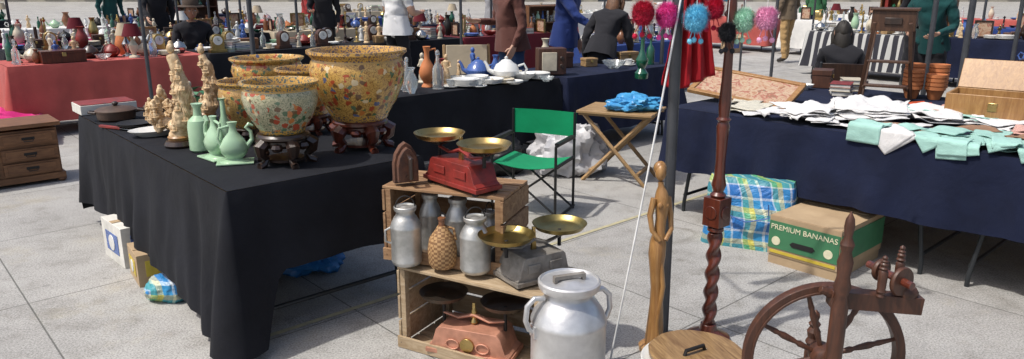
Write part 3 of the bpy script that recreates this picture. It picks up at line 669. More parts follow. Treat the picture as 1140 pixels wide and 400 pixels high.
b.lathe([(.028,.685),(.036,.695),(.022,.71),(.032,.74),(.024,.78),(.021,.85),(.025,.95),(.028,1.0),(.022,1.02),(.032,1.03),(.022,1.04),(.027,1.1),(.021,1.2),(.018,1.35),(.024,1.37),(.024,1.39),(.017,1.4),(.021,1.5),(.014,1.6),(.022,1.62),(.012,1.65)],M_redw)
b.done((.905,3.12,0),rd(40),bev=.002)
def pompom(x,y,z,r,col,i,tas=True):
    m=fabric(f'pompom_yarn_{i}',col,wr=.3,var=.7);b=B('pompom_keychain');rr=random.Random(i)
    b.ell((0,0,0),(r*.80,)*3,m,seg=24,fn=lambda p:p*(1+.08*noise.noise(p*6)))
    for k in range(4200):
        d=Ve((rr.gauss(0,1),rr.gauss(0,1),rr.gauss(0,1))).normalized();X,Y,_=orth(d);w=.0016
        j=Ve((rr.uniform(-1,1),rr.uniform(-1,1),rr.uniform(-1,1)))*.007
        L_=1+.10*noise.noise(d*2.5+Ve((i,0,0)))
        q=d*r*.7;e=d*r*L_*rr.uniform(.92,1.10)+j;b.add([q+X*w,q-X*w,e],[(0,1,2)],m)
    b.tube([(0,0,r*.6),(.003,0,1.78-z)],.0016,M_rope,seg=5)
    if tas:
        for k in(-1,0,1):
            a=rr.uniform(-.006,.006)
            b.tube([(k*.012,0,-r*.7),(k*.024+a,0,-r-.02)],.0018,m,seg=5);c_=Ve((k*.024+a,0,-r-.028-.006*abs(k)))
            b.ell(c_,(.011,.011,.011),m,seg=10)
            for q in range(90):
                d=Ve((rr.gauss(0,1),rr.gauss(0,1),rr.gauss(0,1))).normalized();X,Y,_=orth(d);b.add([c_+X*.0016,c_-X*.0016,c_+d*.017],[(0,1,2)],m)
    b.done((x,y,z),rr.uniform(-.4,.4))
PC_=[(.55,.02,.06),(.88,.10,.42),(.22,.66,.88),(.65,.02,.07),(.03,.03,.035),(.55,.85,.68),(.92,.45,.66),(.04,.04,.04),(.66,.5,.85)]
for i,(px_,zz_) in enumerate(((.53,1.475),(.635,1.465),(.745,1.455),(.83,1.49),(.875,1.40),(.955,1.445),(1.03,1.455))):
    pompom(px_,3.06+.05*(i%2),zz_,(.056,.055,.057,.048,.042,.052,.052)[i],PC_[i],i)
for i,(px_,zz_) in enumerate(((.50,1.575),(.60,1.58),(.70,1.575),(.80,1.585),(.90,1.56),(.99,1.57))):
    pompom(px_,3.22,zz_,.048,PC_[(3,6,8,0,2,1)[i]],i+20,False)
b=B('red_scarf')
n=18;vs=[((i/n-.5)*(.10+.16*(j/30)),.02*sin(i*1.3)+.01*noise.noise((i*.5,j*.2,0)),-j/30*(.50-.1*abs(i/n-.3))) for j in range(31) for i in range(n+1)]
b.add(vs,[(j*(n+1)+i,j*(n+1)+i+1,(j+1)*(n+1)+i+1,(j+1)*(n+1)+i) for j in range(30) for i in range(n)],fabric('red_scarf_cloth',(.38,.012,.02)));b.done((.83,3.5,1.60),.2,solid=.004)
b=B('scarf_rail');b.tube([(.3,3.5,1.68),(1.5,3.5,1.68)],.01,M_gpole);b.tube([(.3,3.5,1.68),(.3,3.2,1.78)],.01,M_gpole);b.tube([(1.3,3.5,1.68),(1.3,3.2,1.78)],.01,M_gpole);b.done()
# spinning wheel
b=B('spinning_wheel');Wc=Ve((0.02,0,.40));Rr=.245
def ring(c,r,wd,th,m,n=56):
    vs=[];fs=[];pf=[(-th/2,-wd/2),(th/2,-wd*.5),(th*.7,0),(th/2,wd/2),(-th/2,wd/2),(-th*.65,0)];k=len(pf)
    for i in range(n):
        a=2*pi*i/n
        for q,w in pf:vs.append((c[0]+(r+q)*cos(a),c[1]+w,c[2]+(r+q)*sin(a)))
    for i in range(n):
        for j in range(k):fs.append((i*k+j,((i+1)%n)*k+j,((i+1)%n)*k+(j+1)%k,i*k+(j+1)%k))
    b.add(vs,fs,m)
ring(Wc,Rr,.035,.026,M_vwood);ring(Wc,Rr-.012,.042,.008,M_vwood)
b.lathe([(.02,-.05),(.035,-.04),(.042,-.02),(.042,.02),(.035,.04),(.02,.05)],M_vwood,Wc,20,(pi/2,0,0))
for i in range(8):
    a=i*pi/4+.3;d=Ve((cos(a),0,sin(a)));ts=[.03,.07,.09,.1,.12,.15,.17,.18,.2,.235];rs=[.007,.009,.011,.007,.010,.012,.008,.010,.008,.006]
    b.tube([Wc+d*t for t in ts],rs,M_vwood,seg=10)
def turned(x,y,z0,z1,r,m):
    h=z1-z0;b.lathe([(r*p,q*h) for p,q in((.7,0),(1,.04),(.75,.1),(1.1,.16),(.9,.2),(1,.45),(1,.62),(.72,.66),(1.05,.7),(.75,.74),(.95,.8),(.6,.84),(.85,.87),(.45,.9),(.62,.94),(.5,.97),(.05,1))],m,(x,y,z0),20)
turned(.02,-.09,.12,.93,.0255,M_vwood);turned(.02,.10,.12,.52,.024,M_vwood)
b.tube([(.02,-.09,.40),(.02,.1,.40)],.008,M_iron)
b.box((.14,-.05,.625),(.28,.05,.055),M_vwood,(0,.06,0));b.tube([(.02,-.05,.64),(-.03,-.05,.66)],[.02,.012],M_vwood)
turned(.14,-.085,.65,.79,.014,M_vwood);turned(.22,-.015,.64,.80,.014,M_vwood)
b.lathe([(.045,-.008),(.048,0),(.045,.008)],M_vwood,(.205,-.07,.70),28,(pi/2,0,.5));b.lathe([(.035,-.008),(.038,0),(.035,.008)],M_vwood,(.17,.0,.71),28,(pi/2,0,.5))
b.tube([(.22,-.11,.70),(.15,.05,.71)],.013,M_redw);b.ell((.235,-.05,.655),(.035,.03,.028),M_vwood,seg=14)
b.box((0,0,.12),(.56,.2,.03),M_vwood,(0,0,0))
for x_,y_ in((-.24,-.07),(-.24,.07),(.24,-.07),(.24,.07)):b.tube([(x_,y_,.11),(x_*1.15,y_*1.7,.0)],[.02,.014],M_vwood)
b.box((0,-.16,.05),(.3,.1,.015),M_vwood,(.12,0,0))
b.done((1.01,2.22,0),rd(-4),bev=.002)
# ---------------------------------------------------------------- chair, stool
b=B('folding_director_chair')
w=.27
for s_ in(-1,1):
    b.tube([(s_*w,.02,0),(s_*w,.02,.80)],.011,M_bk);b.tube([(s_*w,.02,.6),(s_*w,-.40,.6)],.011,M_bk)
    b.tube([(s_*w,-.40,0),(s_*w,-.40,.6)],.011,M_bk);b.tube([(s_*w,.04,.02),(s_*w,-.44,.02)],.011,M_bk);b.tube([(s_*w,.02,.44),(s_*w,-.4,.44)],.011,M_bk)
    b.box((s_*w,-.2,.615),(.035,.36,.018),M_bk)
for y_ in(-.36,-.02):
    b.tube([(-w,y_,.03),(w,y_+.01,.43)],.009,M_bk);b.tube([(w,y_,.03),(-w,y_+.01,.43)],.009,M_bk)
n=10;vs=[((i/n-.5)*2*w,.02-j/n*.42,.44-.035*sin(i/n*pi)) for j in range(n+1) for i in range(n+1)]
F=[(j*(n+1)+i,j*(n+1)+i+1,(j+1)*(n+1)+i+1,(j+1)*(n+1)+i) for j in range(n) for i in range(n)]
b.add(vs,F,M_green);b.add([(p[0],p[1],p[2]-.004) for p in vs],F,M_green)
vs=[((i/n-.5)*2*(w+.012),.02+.03*sin(i/n*pi),.60+j/n*.2) for j in range(n+1) for i in range(n+1)];b.add(vs,F,M_green);b.add([(p[0],p[1]+.005,p[2]) for p in vs],F,M_green)
b.done((.22,5.25,0),rd(-24),sc=.88)
b=B('folding_wooden_stool')
for k in range(5):b.box((0,-.2+k*.1,.585),(.62,.085,.018),M_bwood)
for s_ in(-1,1):
    b.box((0,s_*.2,.565),(.6,.025,.02),M_bwood)
    b.tube([(-.26,s_*.19,.56),(.27,s_*.19,.0)],.018,M_bwood,seg=4);b.tube([(.26,s_*.17,.56),(-.27,s_*.17,.0)],.018,M_bwood,seg=4)
for s_ in(-1,1):b.box((s_*.2,0,.09),(.022,.36,.03),M_bwood)
b.done((.90,6.0,0),rd(-25),bev=.002)
blob('light_blue_plastic_sheet',M_plb2,(.98,5.92,.595),(.2,.14,.07),4,.4)
b=B('green_glass_bottle');b.lathe([(.055,0),(.06,.02),(.06,.05),(.03,.09),(.05,.13),(.055,.17),(.03,.22),(.018,.26),(.018,.36),(.026,.365),(.026,.38)],M_bg,seg=24);b.done((1.16,6.65,.757))
# ---------------------------------------------------------------- under right table
b=B('plaid_shopping_bag')
n=16;sx,sy=.56,.3
vs=[];fs=[]
for j in range(n+1):
    z=j/n*.42;k=1-.12*(j/n)**2
    for i in range(48):
        a=2*pi*i/48;c_,s_=cos(a),sin(a);e=.35
        x=sx/2*k*abs(c_)**e*(1 if c_>0 else -1);y=sy/2*(1-.6*(j/n)**2)*abs(s_)**e*(1 if s_>0 else -1)
        q=noise.noise((x*7,y*7,z*7))*.03;vs.append((x*(1+q*2),y+q*(1 if s_>0 else -1),z+noise.noise((x*5,y*5,1))*.03*j/n))
for j in range(n):
    for i in range(48):fs.append((j*48+i,j*48+(i+1)%48,(j+1)*48+(i+1)%48,(j+1)*48+i))
fs.append(tuple(range(n*48,n*48+48)));b.add(vs,fs,M_plaid)
for s_ in(-1,1):b.tube([(-.12,s_*.152,.3),(-.13,s_*.17,.22),(0,s_*.175,.18),(.13,s_*.17,.22),(.12,s_*.152,.3)],.01,M_cb,seg=8,flat=.4)
b.done((1.50,4.45,0),rd(-25))
b=B('banana_box');W,D,H=.42,.56,.29
b.box((W/2,D/2,H*.44),(W-.012,D-.012,H*.88),M_card);
b.box((W/2,D/2,H*.60),(W,D,H*.8),M_card)
b.box((W/2,-.0025,H*.62),(W-.006,.004,H*.56),M_cardg);b.box((W+.0025,D/2,H*.62),(.004,D-.006,H*.56),M_cardg)
b.box((W/2,-.003,H*.27),(W-.03,.003,H*.06),M_yel)
b.prism([(.15,.13),(.27,.13),(.285,.145),(.27,.16),(.15,.16),(.135,.145)],.004,M_bk,Mx.Translation((0,-.006,0)))
for q in(.05,.36):b.cyl((q,-.0055,.145),.026,.003,M_prc,(pi/2,0,0))
b.box((W/2,.08,H+.001),(W-.01,.15,.004),M_card);b.box((W/2,D-.08,H+.001),(W-.01,.15,.004),M_card)
tc=bpy.data.curves.new('t','FONT');tc.body='PREMIUM BANANAS';tc.size=.044;tc.extrude=.001;tc.align_x='CENTER'
to=bpy.data.objects.new('t',tc);COL.objects.link(to);bpy.context.view_layer.update()
tm=to.evaluated_get(bpy.context.evaluated_depsgraph_get()).to_mesh()
b.add([v.co.copy() for v in tm.vertices],[tuple(p.vertices) for p in tm.polygons],M_prc,Mx.Translation((W/2,-.0065,H*.74))@Mx.Rotation(pi/2,4,'X'))
bpy.data.objects.remove(to)
x,y=uv(3.86,2.04);b.done((x,y,0),rd(-48))
# ---------------------------------------------------------------- right table wares
def linen(name,u,v,w,d,m,z,yaw=0,am=.02,seed=0,edge=4.245,layers=1,sh=.25):
    b=B(name);n=20
    for l in range(layers):
        vs=[];ww=w*R.uniform(.85,1.05);dd=d*R.uniform(.85,1.05);oy=R.uniform(-.03,.03);ya=yaw+R.uniform(-sh,sh)
        for j in range(n+1):
            for i in range(n+1):
                lx=(i/n-.5)*ww;ly=(j/n-.5)*dd+oy
                uu=u+lx*cos(ya)-ly*sin(ya);vv=v+lx*sin(ya)+ly*cos(ya)
                nz=am*(noise.noise((lx*7+seed,ly*7,l*3))+.5*noise.noise((lx*17+seed,ly*17,l*3)))
                zz=z+l*.014+max(nz,-.006)
                if uu<edge:
                    e=edge-uu;uu=edge-.012-.004*l-.05*e-max(nz,0)*.6;zz=z+l*.010-e
                vs.append((*uv(uu,vv),zz))
        b.add(vs,[(j*(n+1)+i,j*(n+1)+i+1,(j+1)*(n+1)+i+1,(j+1)*(n+1)+i) for j in range(n) for i in range(n)],m)
    return b.done(solid=.004,ang=80)
M_lace=fabric('lace',(.66,.63,.52),wr=1.5)
linen('lace_doily',4.5,2.62,.30,.22,M_lace,.775,.3,.012,1,layers=2)
linen('lace_doily',4.72,2.75,.25,.2,M_lace,.775,.5,.010,21,layers=2)
linen('folded_linen',4.75,1.95,.4,.4,M_wlin,.82,.5,.05,3,layers=3)
linen('folded_linen',4.55,2.15,.34,.26,M_wlin,.79,.2,.04,2,layers=4)
linen('folded_linen',5.0,2.0,.4,.4,M_wlin,.79,.2,.05,5,layers=3)
linen('folded_linen',5.0,1.6,.4,.34,M_wlin,.79,.5,.05,25,layers=3)
rr=random.Random(5)
for k in range(46):
    v=2.5-k*.052+rr.uniform(-.05,.05)
    t=rr.random();far=k%3
    m=M_wlin if (v>1.75 or t<.34) else (M_teal if t<.82 else (M_pink if t<.93 else M_brl))
    if v>1.75 and t>.8:m=M_lace
    u=(4.32,4.46,4.62)[far]+rr.uniform(-.03,.05)+(.03 if v>1.75 else -.05)
    linen('folded_napkins',u,v,rr.uniform(.17,.26),rr.uniform(.13,.2),m,.772+.012*(k%4),rr.uniform(-.7,.7),.016,30+k,layers=rr.randint(1,3))
for k in range(9):
    linen('folded_linen',rr.uniform(4.8,5.2),1.9-k*.17,.28,.22,rr.choice([M_wlin,M_wlin,M_lace,M_pink,M_brl,M_teal]),.79,rr.uniform(-.6,.6),.02,90+k,layers=3)
b=B('framed_needlework');w,h=.72,.42
b.box((0,0,0),(w-.06,h-.06,.012),M_needle)
for s_ in(-1,1):b.box((0,s_*(h/2-.015),.003),(w,.04,.03),M_gold);b.box((s_*(w/2-.015),0,.003),(.04,h-.081,.03),M_gold)
b.done((1.70,5.36,.85),rd(-38),bev=.004,tilt=(rd(18),rd(6)))
it_box(1.95,5.5,zt)
b=B('open_wooden_box');x,y=uv(5.2,1.35)
b.box((0,0,.012),(.5,.34,.02),M_gold)
for s_ in(-1,1):b.box((0,s_*.165,.1),(.5,.014,.17),M_gold);b.box((s_*.243,0,.1),(.014,.314,.17),M_gold)
b.box((0,.24,.27),(.5,.014,.2),M_gold,(-.5,0,0))
b.box((0,-.174,.12),(.05,.006,.05),M_brass)
b.done((x,y,zt),rd(-40),bev=.003)
it_cup(x-.1,y,zt+.04,M_white);it_cup(x+.08,y-.04,zt+.04,M_white)
M_st=wood('stepladder_wood',(.13,.06,.03),(.05,.022,.012),.5)
b=B('small_wooden_stepladder')
for s_ in(-1,1):
    b.box((s_*.15,-.04,.29),(.026,.026,.62),M_st,(.22,-s_*.10,0));b.box((s_*.15,.20,.29),(.024,.024,.62),M_st,(-.28,-s_*.06,0))
    b.box((s_*.15,.1,.10),(.018,.34,.022),M_st)
for z_,y_ in((.12,-.09),(.30,-.04)):b.box((0,y_,z_),(.29,.08,.018),M_st)
b.box((0,.08,.60),(.30,.24,.15),M_st);b.box((0,.08,.685),(.33,.27,.018),M_st);b.box((0,-.046,.60),(.12,.012,.05),M_dkw)
b.done((2.73,5.40,zt),rd(-30),bev=.003,sc=.95)
for (px_,py_,n_) in((2.98,5.50,5),(3.12,5.44,4),(3.05,5.62,6),(3.2,5.56,6)):
    b=B('terracotta_pot_stack')
    for k in range(n_):
        o=k*.03;b.lathe([(.038,o),(.062,o+.07),(.07,o+.072),(.07,o+.095),(.060,o+.095),(.036,o+.01)],M_terra,seg=20)
    b.done((px_,py_,zt),0)
b=B('orange_pliers')
for s_ in(-1,1):b.tube([(0,s_*.004,.01),(.06,s_*.03,.01),(.16,s_*.035,.01)],[.008,.01,.011],M_org);b.tube([(0,s_*.004,.01),(-.05,s_*.008,.01)],[.009,.005],M_sil)
x,y=uv(5.45,1.95);b.done((x,y,zt+.01),.2)
clutter(5.3,-.4,.8,1.5,.24,kinds=[it_box,it_books,it_vase,it_bowl,it_clock,it_candle])
clutter(5.6,2.4,.5,.55,.25,kinds=[it_box,it_books,it_bowl])
b=B('red_jewellery_box');b.box((0,0,.05),(.42,.2,.1),M_redw);b.box((0,0,.115),(.43,.21,.03),M_redw);b.box((0,-.106,.09),(.04,.01,.04),M_brass);b.done((-4.85,8.05,zt),A42,bev=.004)
b=B('cream_canvas_deckchair');
for s_ in(-1,1):b.box((s_*.25,0,.45),(.03,.04,.95),M_bwood,(-.12,0,0));b.box((s_*.25,-.2,.2),(.03,.04,.55),M_bwood,(.7,0,0))
b.box((0,.0,.62),(.46,.03,.6),M_crm,(-.12,0,0));b.box((0,-.22,.36),(.46,.44,.03),M_crm,(.1,0,0));b.done((-.5,8.3,0),.2,bev=.006)
def frame(u,v,du,dv,h=2.35,r=.02):
    b=B('gazebo_frame');P_=[uv(u,v),uv(u+du,v),uv(u+du,v+dv),uv(u,v+dv)]
    for p in P_:b.tube([(*p,0),(*p,h)],r,M_gpole,seg=12);b.box((*p,.004),(.1,.1,.008),M_gpole)
    for i in range(4):b.tube([(*P_[i],h),(*P_[(i+1)%4],h)],.015,M_gpole,seg=8)
    b.done()
frame(2.45,5.8,4.3,2.8);frame(8.3,-.5,3,3,r=.03);frame(1.0,10.2,3,2.0);frame(5.0,10.2,3,2.0);frame(13.9,1,3,3);frame(6.45,2.2,2.3,2.6);frame(8.6,10.1,3,2.4);frame(2,13.6,3,2);frame(12,7.2,2.6,3);frame(6.35,-.8,1.6,2.0,r=.028)
# ---------------------------------------------------------------- people
EDG=[('pelvis','waist'),('waist','chest'),('chest','uc'),('uc','neck')]
for s_ in'LR':EDG+=[('uc','sh'+s_),('sh'+s_,'el'+s_),('el'+s_,'wr'+s_),('pelvis','hip'+s_),('hip'+s_,'kn'+s_),('kn'+s_,'an'+s_),('an'+s_,'toe'+s_)]
RAD=dict(pelvis=.145,waist=.14,chest=.15,uc=.115,neck=.052,sh=.075,el=.052,wr=.033,hip=.105,kn=.074,an=.055,toe=.036)
def skinmat(n,c):return mat(n,c,.5,0,tuple(x*.85 for x in c),9,.1,80)
SK=skinmat('skin',(.50,.29,.20));SK2=skinmat('skin_tanned',(.36,.19,.12))
M_eye=mat('eye_white',(.7,.7,.68),.3,0,bst=0);M_lip=mat('lips',(.4,.14,.11),.5,0,bst=0)
M_shoe=mat('black_shoe',(.03,.025,.02),.4,0)
def person(x,y,face,h=1.75,top=None,legs=None,skin=SK,hair=(.05,.03,.02),short=False,pose=None,lean=0,sit=False,hat=None,look=(0,0),long_hair=False,name='person',belly=1,lv=3):
    J=dict(pelvis=(0,0,.95),waist=(0,0,1.09),chest=(0,.01,1.26),uc=(0,0,1.40),neck=(0,.015,1.53))
    for s_,k in(('L',-1),('R',1)):
        J['sh'+s_]=(k*.175,0,1.40);J['el'+s_]=(k*.245,-.01,1.12);J['wr'+s_]=(k*.235,.12,.90)
        J['hip'+s_]=(k*.09,0,.88);J['kn'+s_]=(k*.10,.02+k*.04,.49);J['an'+s_]=(k*.11,-.02+k*.07,.085);J['toe'+s_]=(k*.125,.15+k*.07,.035)
    if pose:J.update(pose)
    J={k:Ve(v) for k,v in J.items()}
    up=[k for k in J if k[:2] in('wa','ch','uc','ne','sh','el','wr')]
    Rl=Mx.Rotation(-lean,3,'X')
    if lean:
        for k in up:J[k]=J['pelvis']+Rl@(J[k]-J['pelvis'])
    if sit:
        for k in up+['pelvis']:J[k]=J[k]-Ve((0,0,.40))
        for s_,q in(('L',-1),('R',1)):
            J['hip'+s_]=Ve((q*.09,.04,.53));J['kn'+s_]=Ve((q*.12,.44,.52));J['an'+s_]=Ve((q*.12,.42,.085));J['toe'+s_]=Ve((q*.13,.58,.035))
    ks=list(J);me=bpy.data.meshes.new('t');me.from_pydata([J[k] for k in ks],[(ks.index(a),ks.index(c)) for a,c in EDG],[])
    ob=bpy.data.objects.new('t',me);COL.objects.link(ob)
    md=ob.modifiers.new('k','SKIN');md.use_smooth_shade=True
    for i,k in enumerate(ks):
        r=RAD[k] if k in RAD else RAD[k[:-1]];r*=belly if k in('waist','pelvis','chest') else 1;sv=me.skin_vertices[0].data[i];sv.radius=(r,r);sv.use_root=(k=='pelvis')
    sb=ob.modifiers.new('s','SUBSURF');sb.levels=lv
    bpy.context.view_layer.update();em=ob.evaluated_get(bpy.context.evaluated_depsgraph_get()).to_mesh()
    vs=[v.co.copy() for v in em.vertices];fs=[tuple(p.vertices) for p in em.polygons];bpy.data.objects.remove(ob)
    b=B(name);sg={}
    def seg(p,a,c):
        d=c-a;t=max(0,min(1,(p-a).dot(d)/d.length_squared));return (p-a-d*t).length
    for f in fs:
        c=sum((vs[i] for i in f),Ve())/len(f);best=min(EDG,key=lambda e:seg(c,J[e[0]],J[e[1]])-min(RAD.get(e[0],RAD.get(e[0][:-1],0)),RAD.get(e[1],RAD.get(e[1][:-1],0))))
        e=best[1];m=top
        if e=='neck' and (c-J['uc']).dot(J['neck']-J['uc'])>.004:m=skin
        if e[:2]in('hi','kn','an'):m=legs
        if e[:2]=='hi' and c.z>J['pelvis'].z-.0:m=top
        if e[:3]=='toe' or (e[:2]=='an' and c.z<.1):m=M_shoe
        if e[:2]=='wr' and short:m=skin
        if e[:2]=='el' and short and (c-J[best[0]]).length>.19:m=skin
        sg.setdefault(m,[]).append(f)
    cl=set(i for m,ff in sg.items() if m not in(skin,M_shoe) for f in ff for i in f)
    sk_=Ve((x,y,0))
    vs=[(p+Ve((p.x,p.y,0)).normalized()*(.022*noise.noise(Ve((p.x*6,p.y*6,p.z*13))+sk_)+.010*noise.noise(p*24+sk_)) if i in cl else p) for i,p in enumerate(vs)]
    for m,ff in sg.items():b.add(vs,ff,m)
    pv=J['pelvis'];n=28
    Q=Mx.Translation(pv)@Mx.Rotation(-lean,4,'X')
    def hf_(a,z):return 1+.05*sin(a*7+z*9+x)+.05*noise.noise((cos(a)*3,sin(a)*3,z*6+y))
    if not sit:
        Lh=[(.150,.16),(.165,.06),(.178,-.03),(.186,-.10),(.178,-.10),(.155,.0)]
        vv=[];ff=[]
        for r_,z_ in Lh:
            for j in range(n):
                a=2*pi*j/n;q=hf_(a,z_);vv.append((r_*1.05*q*cos(a)*belly,r_*.86*q*sin(a)*belly,z_))
        for i in range(len(Lh)-1):
            for j in range(n):ff.append((i*n+j,i*n+(j+1)%n,(i+1)*n+(j+1)%n,(i+1)*n+j))
        b.add(vv,ff,top,Q)
    nkd=J['neck']-J['uc'];cp=J['uc']+nkd*.42
    b.tube([cp+Ve((.062*cos(a),.060*sin(a)+.005,.010-.022*max(0,sin(a)))) for a in [i*pi/8 for i in range(16)]],.014,top,seg=8,closed=True)
    for s_,k in(('L',-1),('R',1)):
        w_=J['wr'+s_];d=(w_-J['el'+s_]).normalized();sd=Ve((0,1,0));sd=(sd-d*sd.dot(d));sd=sd.normalized() if sd.length>.2 else Ve((1,0,0))
        nn=d.cross(sd).normalized()*k
        for q in range(4):
            o=sd*(q-1.5)*.019;b.tube([w_-d*.02+o*.5,w_+d*.04+o*.9,w_+d*.085+o],[.019,.017,.012],skin,seg=8)
            L_=[.8,1,.95,.75][q];b.tube([w_+d*.08+o,w_+d*(.08+.035*L_)+o-nn*.004,w_+d*(.08+.06*L_)+o-nn*.018,w_+d*(.08+.07*L_)+o-nn*.034],[.010,.009,.008,.006],skin,seg=8)
        b.tube([w_+d*.015+sd*.022,w_+d*.045+sd*.05-nn*.008,w_+d*.075+sd*.058-nn*.02],[.013,.011,.008],skin,seg=8)
    nk=J['neck'];T=Mx.Translation(nk)@Mx.Rotation(-lean*.5-look[1],4,'X')@Mx.Rotation(look[0],4,'Z');b.M=T
    def hf(p):
        q=p.copy()
        if p.z<0:q.x*=1-.28*(-p.z);q.y*=1-.1*(-p.z)
        if p.y<0 and p.z<-.3:q.y*=.8
        return q
    C=Ve((0,.015,.105))
    b.ell(C,(.076,.096,.118),skin,seg=28,fn=hf)
    b.tube([C+Ve((0,.092,.02)),C+Ve((0,.11,-.01)),C+Ve((0,.118,-.026)),C+Ve((0,.095,-.036))],[.007,.011,.014,.008],skin,seg=8)
    for k in(-1,1):
        b.ell(C+Ve((k*.031,.083,.008)),(.014,.010,.009),M_eye,seg=10);b.ell(C+Ve((k*.031,.091,.008)),(.006,.004,.006),M_bk,seg=8)
        b.ell(C+Ve((k*.078,-.005,-.005)),(.010,.02,.032),skin,(0,0,k*.3),10)
    hm=mat('hair_%d%d%d'%tuple(int(c*99) for c in hair),hair,.6,0,tuple(c*.5 for c in hair),40,.8,120)
    for k in(-1,1):b.ell(C+Ve((k*.031,.089,.028)),(.018,.006,.004),hm,seg=8)
    b.ell(C+Ve((0,.088,-.062)),(.024,.010,.007),M_lip,seg=10)
    vs=[];fs=[];n=26
    for i in range(n+1):
        for j in range(n*2):
            t=pi*i/n;a=pi*j/n;p=hf(Ve((sin(t)*cos(a),sin(t)*sin(a),cos(t))))*(1+.05*noise.noise((a*3,t*3,1)))
            vs.append(C+Ve((p.x*.087,p.y*.107,p.z*.132))+Ve((0,-.004,0)))
    for i in range(n):
        for j in range(n*2):
            t=pi*(i+.5)/n;a=pi*(j+.5)/n;fy=sin(a)*sin(t);cz=cos(t)
            lim=.42 if fy>.35 else (.05 if fy>-.1 else (-.55 if not long_hair else -.85))
            if cz>lim:fs.append((i*n*2+j,i*n*2+(j+1)%(n*2),(i+1)*n*2+(j+1)%(n*2),(i+1)*n*2+j))
    b.add(vs,fs,hm)
    if long_hair:
        b.ell(C+Ve((0,-.06,-.1)),(.085,.055,.15),hm,seg=20,fn=lambda p:p*(1+.12*noise.noise(p*4)))
        for k in(-1,1):b.tube([C+Ve((k*.07,.03,.06)),C+Ve((k*.09,.02,-.03)),C+Ve((k*.085,.01,-.13)),C+Ve((k*.07,.02,-.2))],[.02,.028,.026,.01],hm,seg=10)
    if hat:b.lathe([(.16,.0),(.165,.004),(.16,.01),(.1,.02),(.1,.09),(.08,.115),(.03,.105),(.001,.1)],hat,C+Ve((0,0,.055)),32)
    b.M=Mx();return b.done((x,y,0),face,sc=h/1.75,ang=80)
F_=fabric
def facing(dx,dy):return math.atan2(-dx,dy)
wsh=F_('white_shirt',(.74,.74,.74),wr=.8);btr=F_('black_trousers',(.015,.015,.018));brs=F_('brown_sweater',(.12,.05,.04));blsh=F_('blue_shirt',(.02,.04,.16));jean=F_('jeans',(.03,.06,.14));kh=F_('khaki_trousers',(.42,.27,.12));tl=F_('teal_jacket',(.01,.06,.06));dk=F_('dark_jacket',(.02,.02,.024));tw_=F_('tweed',(.16,.12,.08));gsh=F_('grey_shirt',(.3,.3,.32));rsh=F_('red_shirt',(.35,.04,.04));gr=F_('green_jumper',(.04,.14,.06))
holdR={'elR':(.25,.06,1.14),'wrR':(.20,.30,1.18)};holdB={'elR':(.25,.06,1.14),'wrR':(.14,.30,1.14),'elL':(-.25,.06,1.14),'wrL':(-.14,.30,1.14)}
reach={'elR':(.24,.18,1.2),'wrR':(.2,.42,1.1)}
person(-1.62,10.6,facing(.6,.8),1.8,wsh,btr,short=True,hair=(.25,.23,.21),pose=holdB,name='man_in_white_shirt',belly=1.1)
person(.0,8.35,facing(-.9,-.5),1.78,brs,jean,hair=(.2,.18,.16),pose=holdR,lean=.08,name='man_in_brown_sweater',belly=1.15)
person(.60,8.7,facing(.9,-.3),1.8,blsh,jean,hair=(.04,.03,.02),pose=reach,lean=.1,name='man_in_blue_shirt')
person(.95,8.0,facing(.5,.85),1.62,dk,btr,hair=(.16,.07,.03),lean=.6,pose=reach,long_hair=True,name='woman_in_dark_jacket')
person(5.55,15.2,facing(-.5,.8),1.78,tw_,kh,name='man_in_khaki_trousers')
person(4.75,8.5,facing(-.7,-.7),1.75,tl,btr,hair=(.05,.04,.03),pose=holdB,lean=.3,name='man_in_teal_jacket')
person(3.25,7.35,facing(.3,.9),1.6,dk,btr,sit=True,hair=(.02,.015,.01),long_hair=True,lean=.25,pose=holdB,name='seated_woman_in_black')
person(-4.25,10.0,facing(.5,-.8),1.75,dk,btr,SK2,sit=True,hat=mat('brown_felt_hat',(.08,.055,.04),.9),name='seated_man_with_hat',lean=.12,pose=holdB)
EX=[(-6.0,12.8,.5,-.8,dk,jean,'man_in_dark_jacket'),(-3.3,13.3,.2,-1,dk,btr,'man_in_dark_jacket'),(-3.9,14.5,1,0,rsh,jean,'woman_in_red_shirt'),
(6.2,11.5,.3,.9,dk,btr,'man_in_dark_jacket'),(-.4,15,.8,.5,gsh,jean,'man_in_grey_shirt'),(3.6,17,-.6,.6,wsh,jean,'man_in_white_shirt'),(-8.5,16,.6,-.4,tl,kh,'man_in_teal_jacket'),
(7.2,18,.7,.4,gr,jean,'man_in_green_jumper'),(11.5,14,-.9,-.2,blsh,jean,'man_in_blue_shirt')]
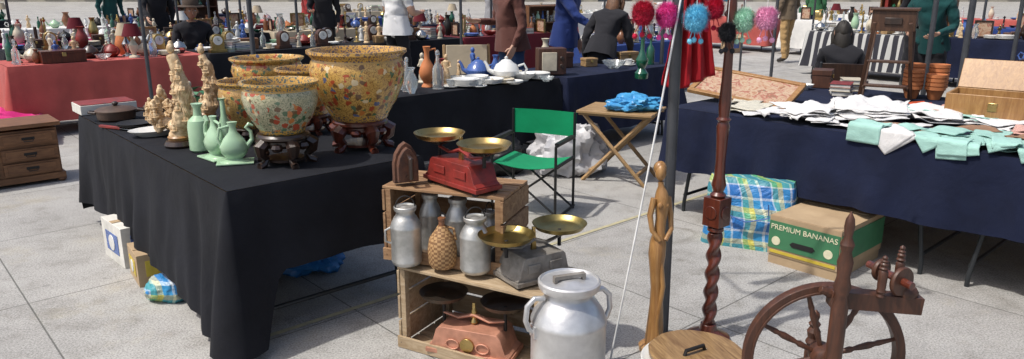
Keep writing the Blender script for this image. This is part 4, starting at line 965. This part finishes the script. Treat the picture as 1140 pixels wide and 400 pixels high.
for i,(px,py,fx,fy,t_,l_,nm) in enumerate(EX):
    person(px,py,facing(fx,fy),R.uniform(1.62,1.82),t_,l_,R.choice([SK,SK2]),R.choice([(.04,.03,.02),(.12,.07,.03),(.3,.28,.26),(.2,.1,.04)]),pose=R.choice([None,holdB,holdR,reach]),lean=R.choice([0,.05,.2]),long_hair='woman' in nm,name=nm,belly=R.uniform(.92,1.15),lv=2)
for cx_,cy_,f_ in((3.25,7.35,facing(.3,.9)),(-4.25,10.0,facing(.5,-.8))):
    b=B('folding_chair')
    for s_ in(-1,1):b.tube([(s_*.2,.22,0),(s_*.2,-.2,.44),(s_*.2,-.26,.85)],.012,M_steel);b.tube([(s_*.18,-.2,0),(s_*.18,.2,.41)],.012,M_steel)
    b.box((0,.0,.405),(.4,.4,.02),M_dkw);b.box((0,-.25,.75),(.42,.02,.18),M_dkw);b.done((cx_,cy_,0),f_,bev=.003)
# ---------------------------------------------------------------- light, world, camera
el=rd(60);sd=Ve((-.88,-.42,0)).normalized()
S.world=bpy.data.worlds.new('World');S.world.use_nodes=True;nt=S.world.node_tree
bg=nt.nodes['Background'];sk=nt.nodes.new('ShaderNodeTexSky');sk.sky_type='NISHITA';sk.sun_disc=False;sk.sun_elevation=el
sk.sun_rotation=math.atan2(sd.x,sd.y);sk.air_density=1.0;sk.dust_density=4;sk.ozone_density=.6
nt.links.new(sk.outputs[0],bg.inputs[0]);bg.inputs[1].default_value=.15
L_=bpy.data.lights.new('sun','SUN');L_.energy=3.5;L_.angle=rd(1.2);L_.color=(1,.965,.91)
lo=bpy.data.objects.new('sun',L_);COL.objects.link(lo)
dv_=Ve((sd.x*cos(el),sd.y*cos(el),sin(el)));lo.rotation_euler=dv_.to_track_quat('Z','Y').to_euler();lo.location=dv_*30
cd=bpy.data.cameras.new('camera');cam=bpy.data.objects.new('camera',cd);COL.objects.link(cam);S.camera=cam
cd.sensor_width=36;cd.lens=26;cd.clip_end=1500;cam.location=(0,0,1.6);cam.rotation_euler=(rd(75),0,0)
S.view_settings.view_transform='Standard';S.view_settings.look='None';S.view_settings.exposure=0
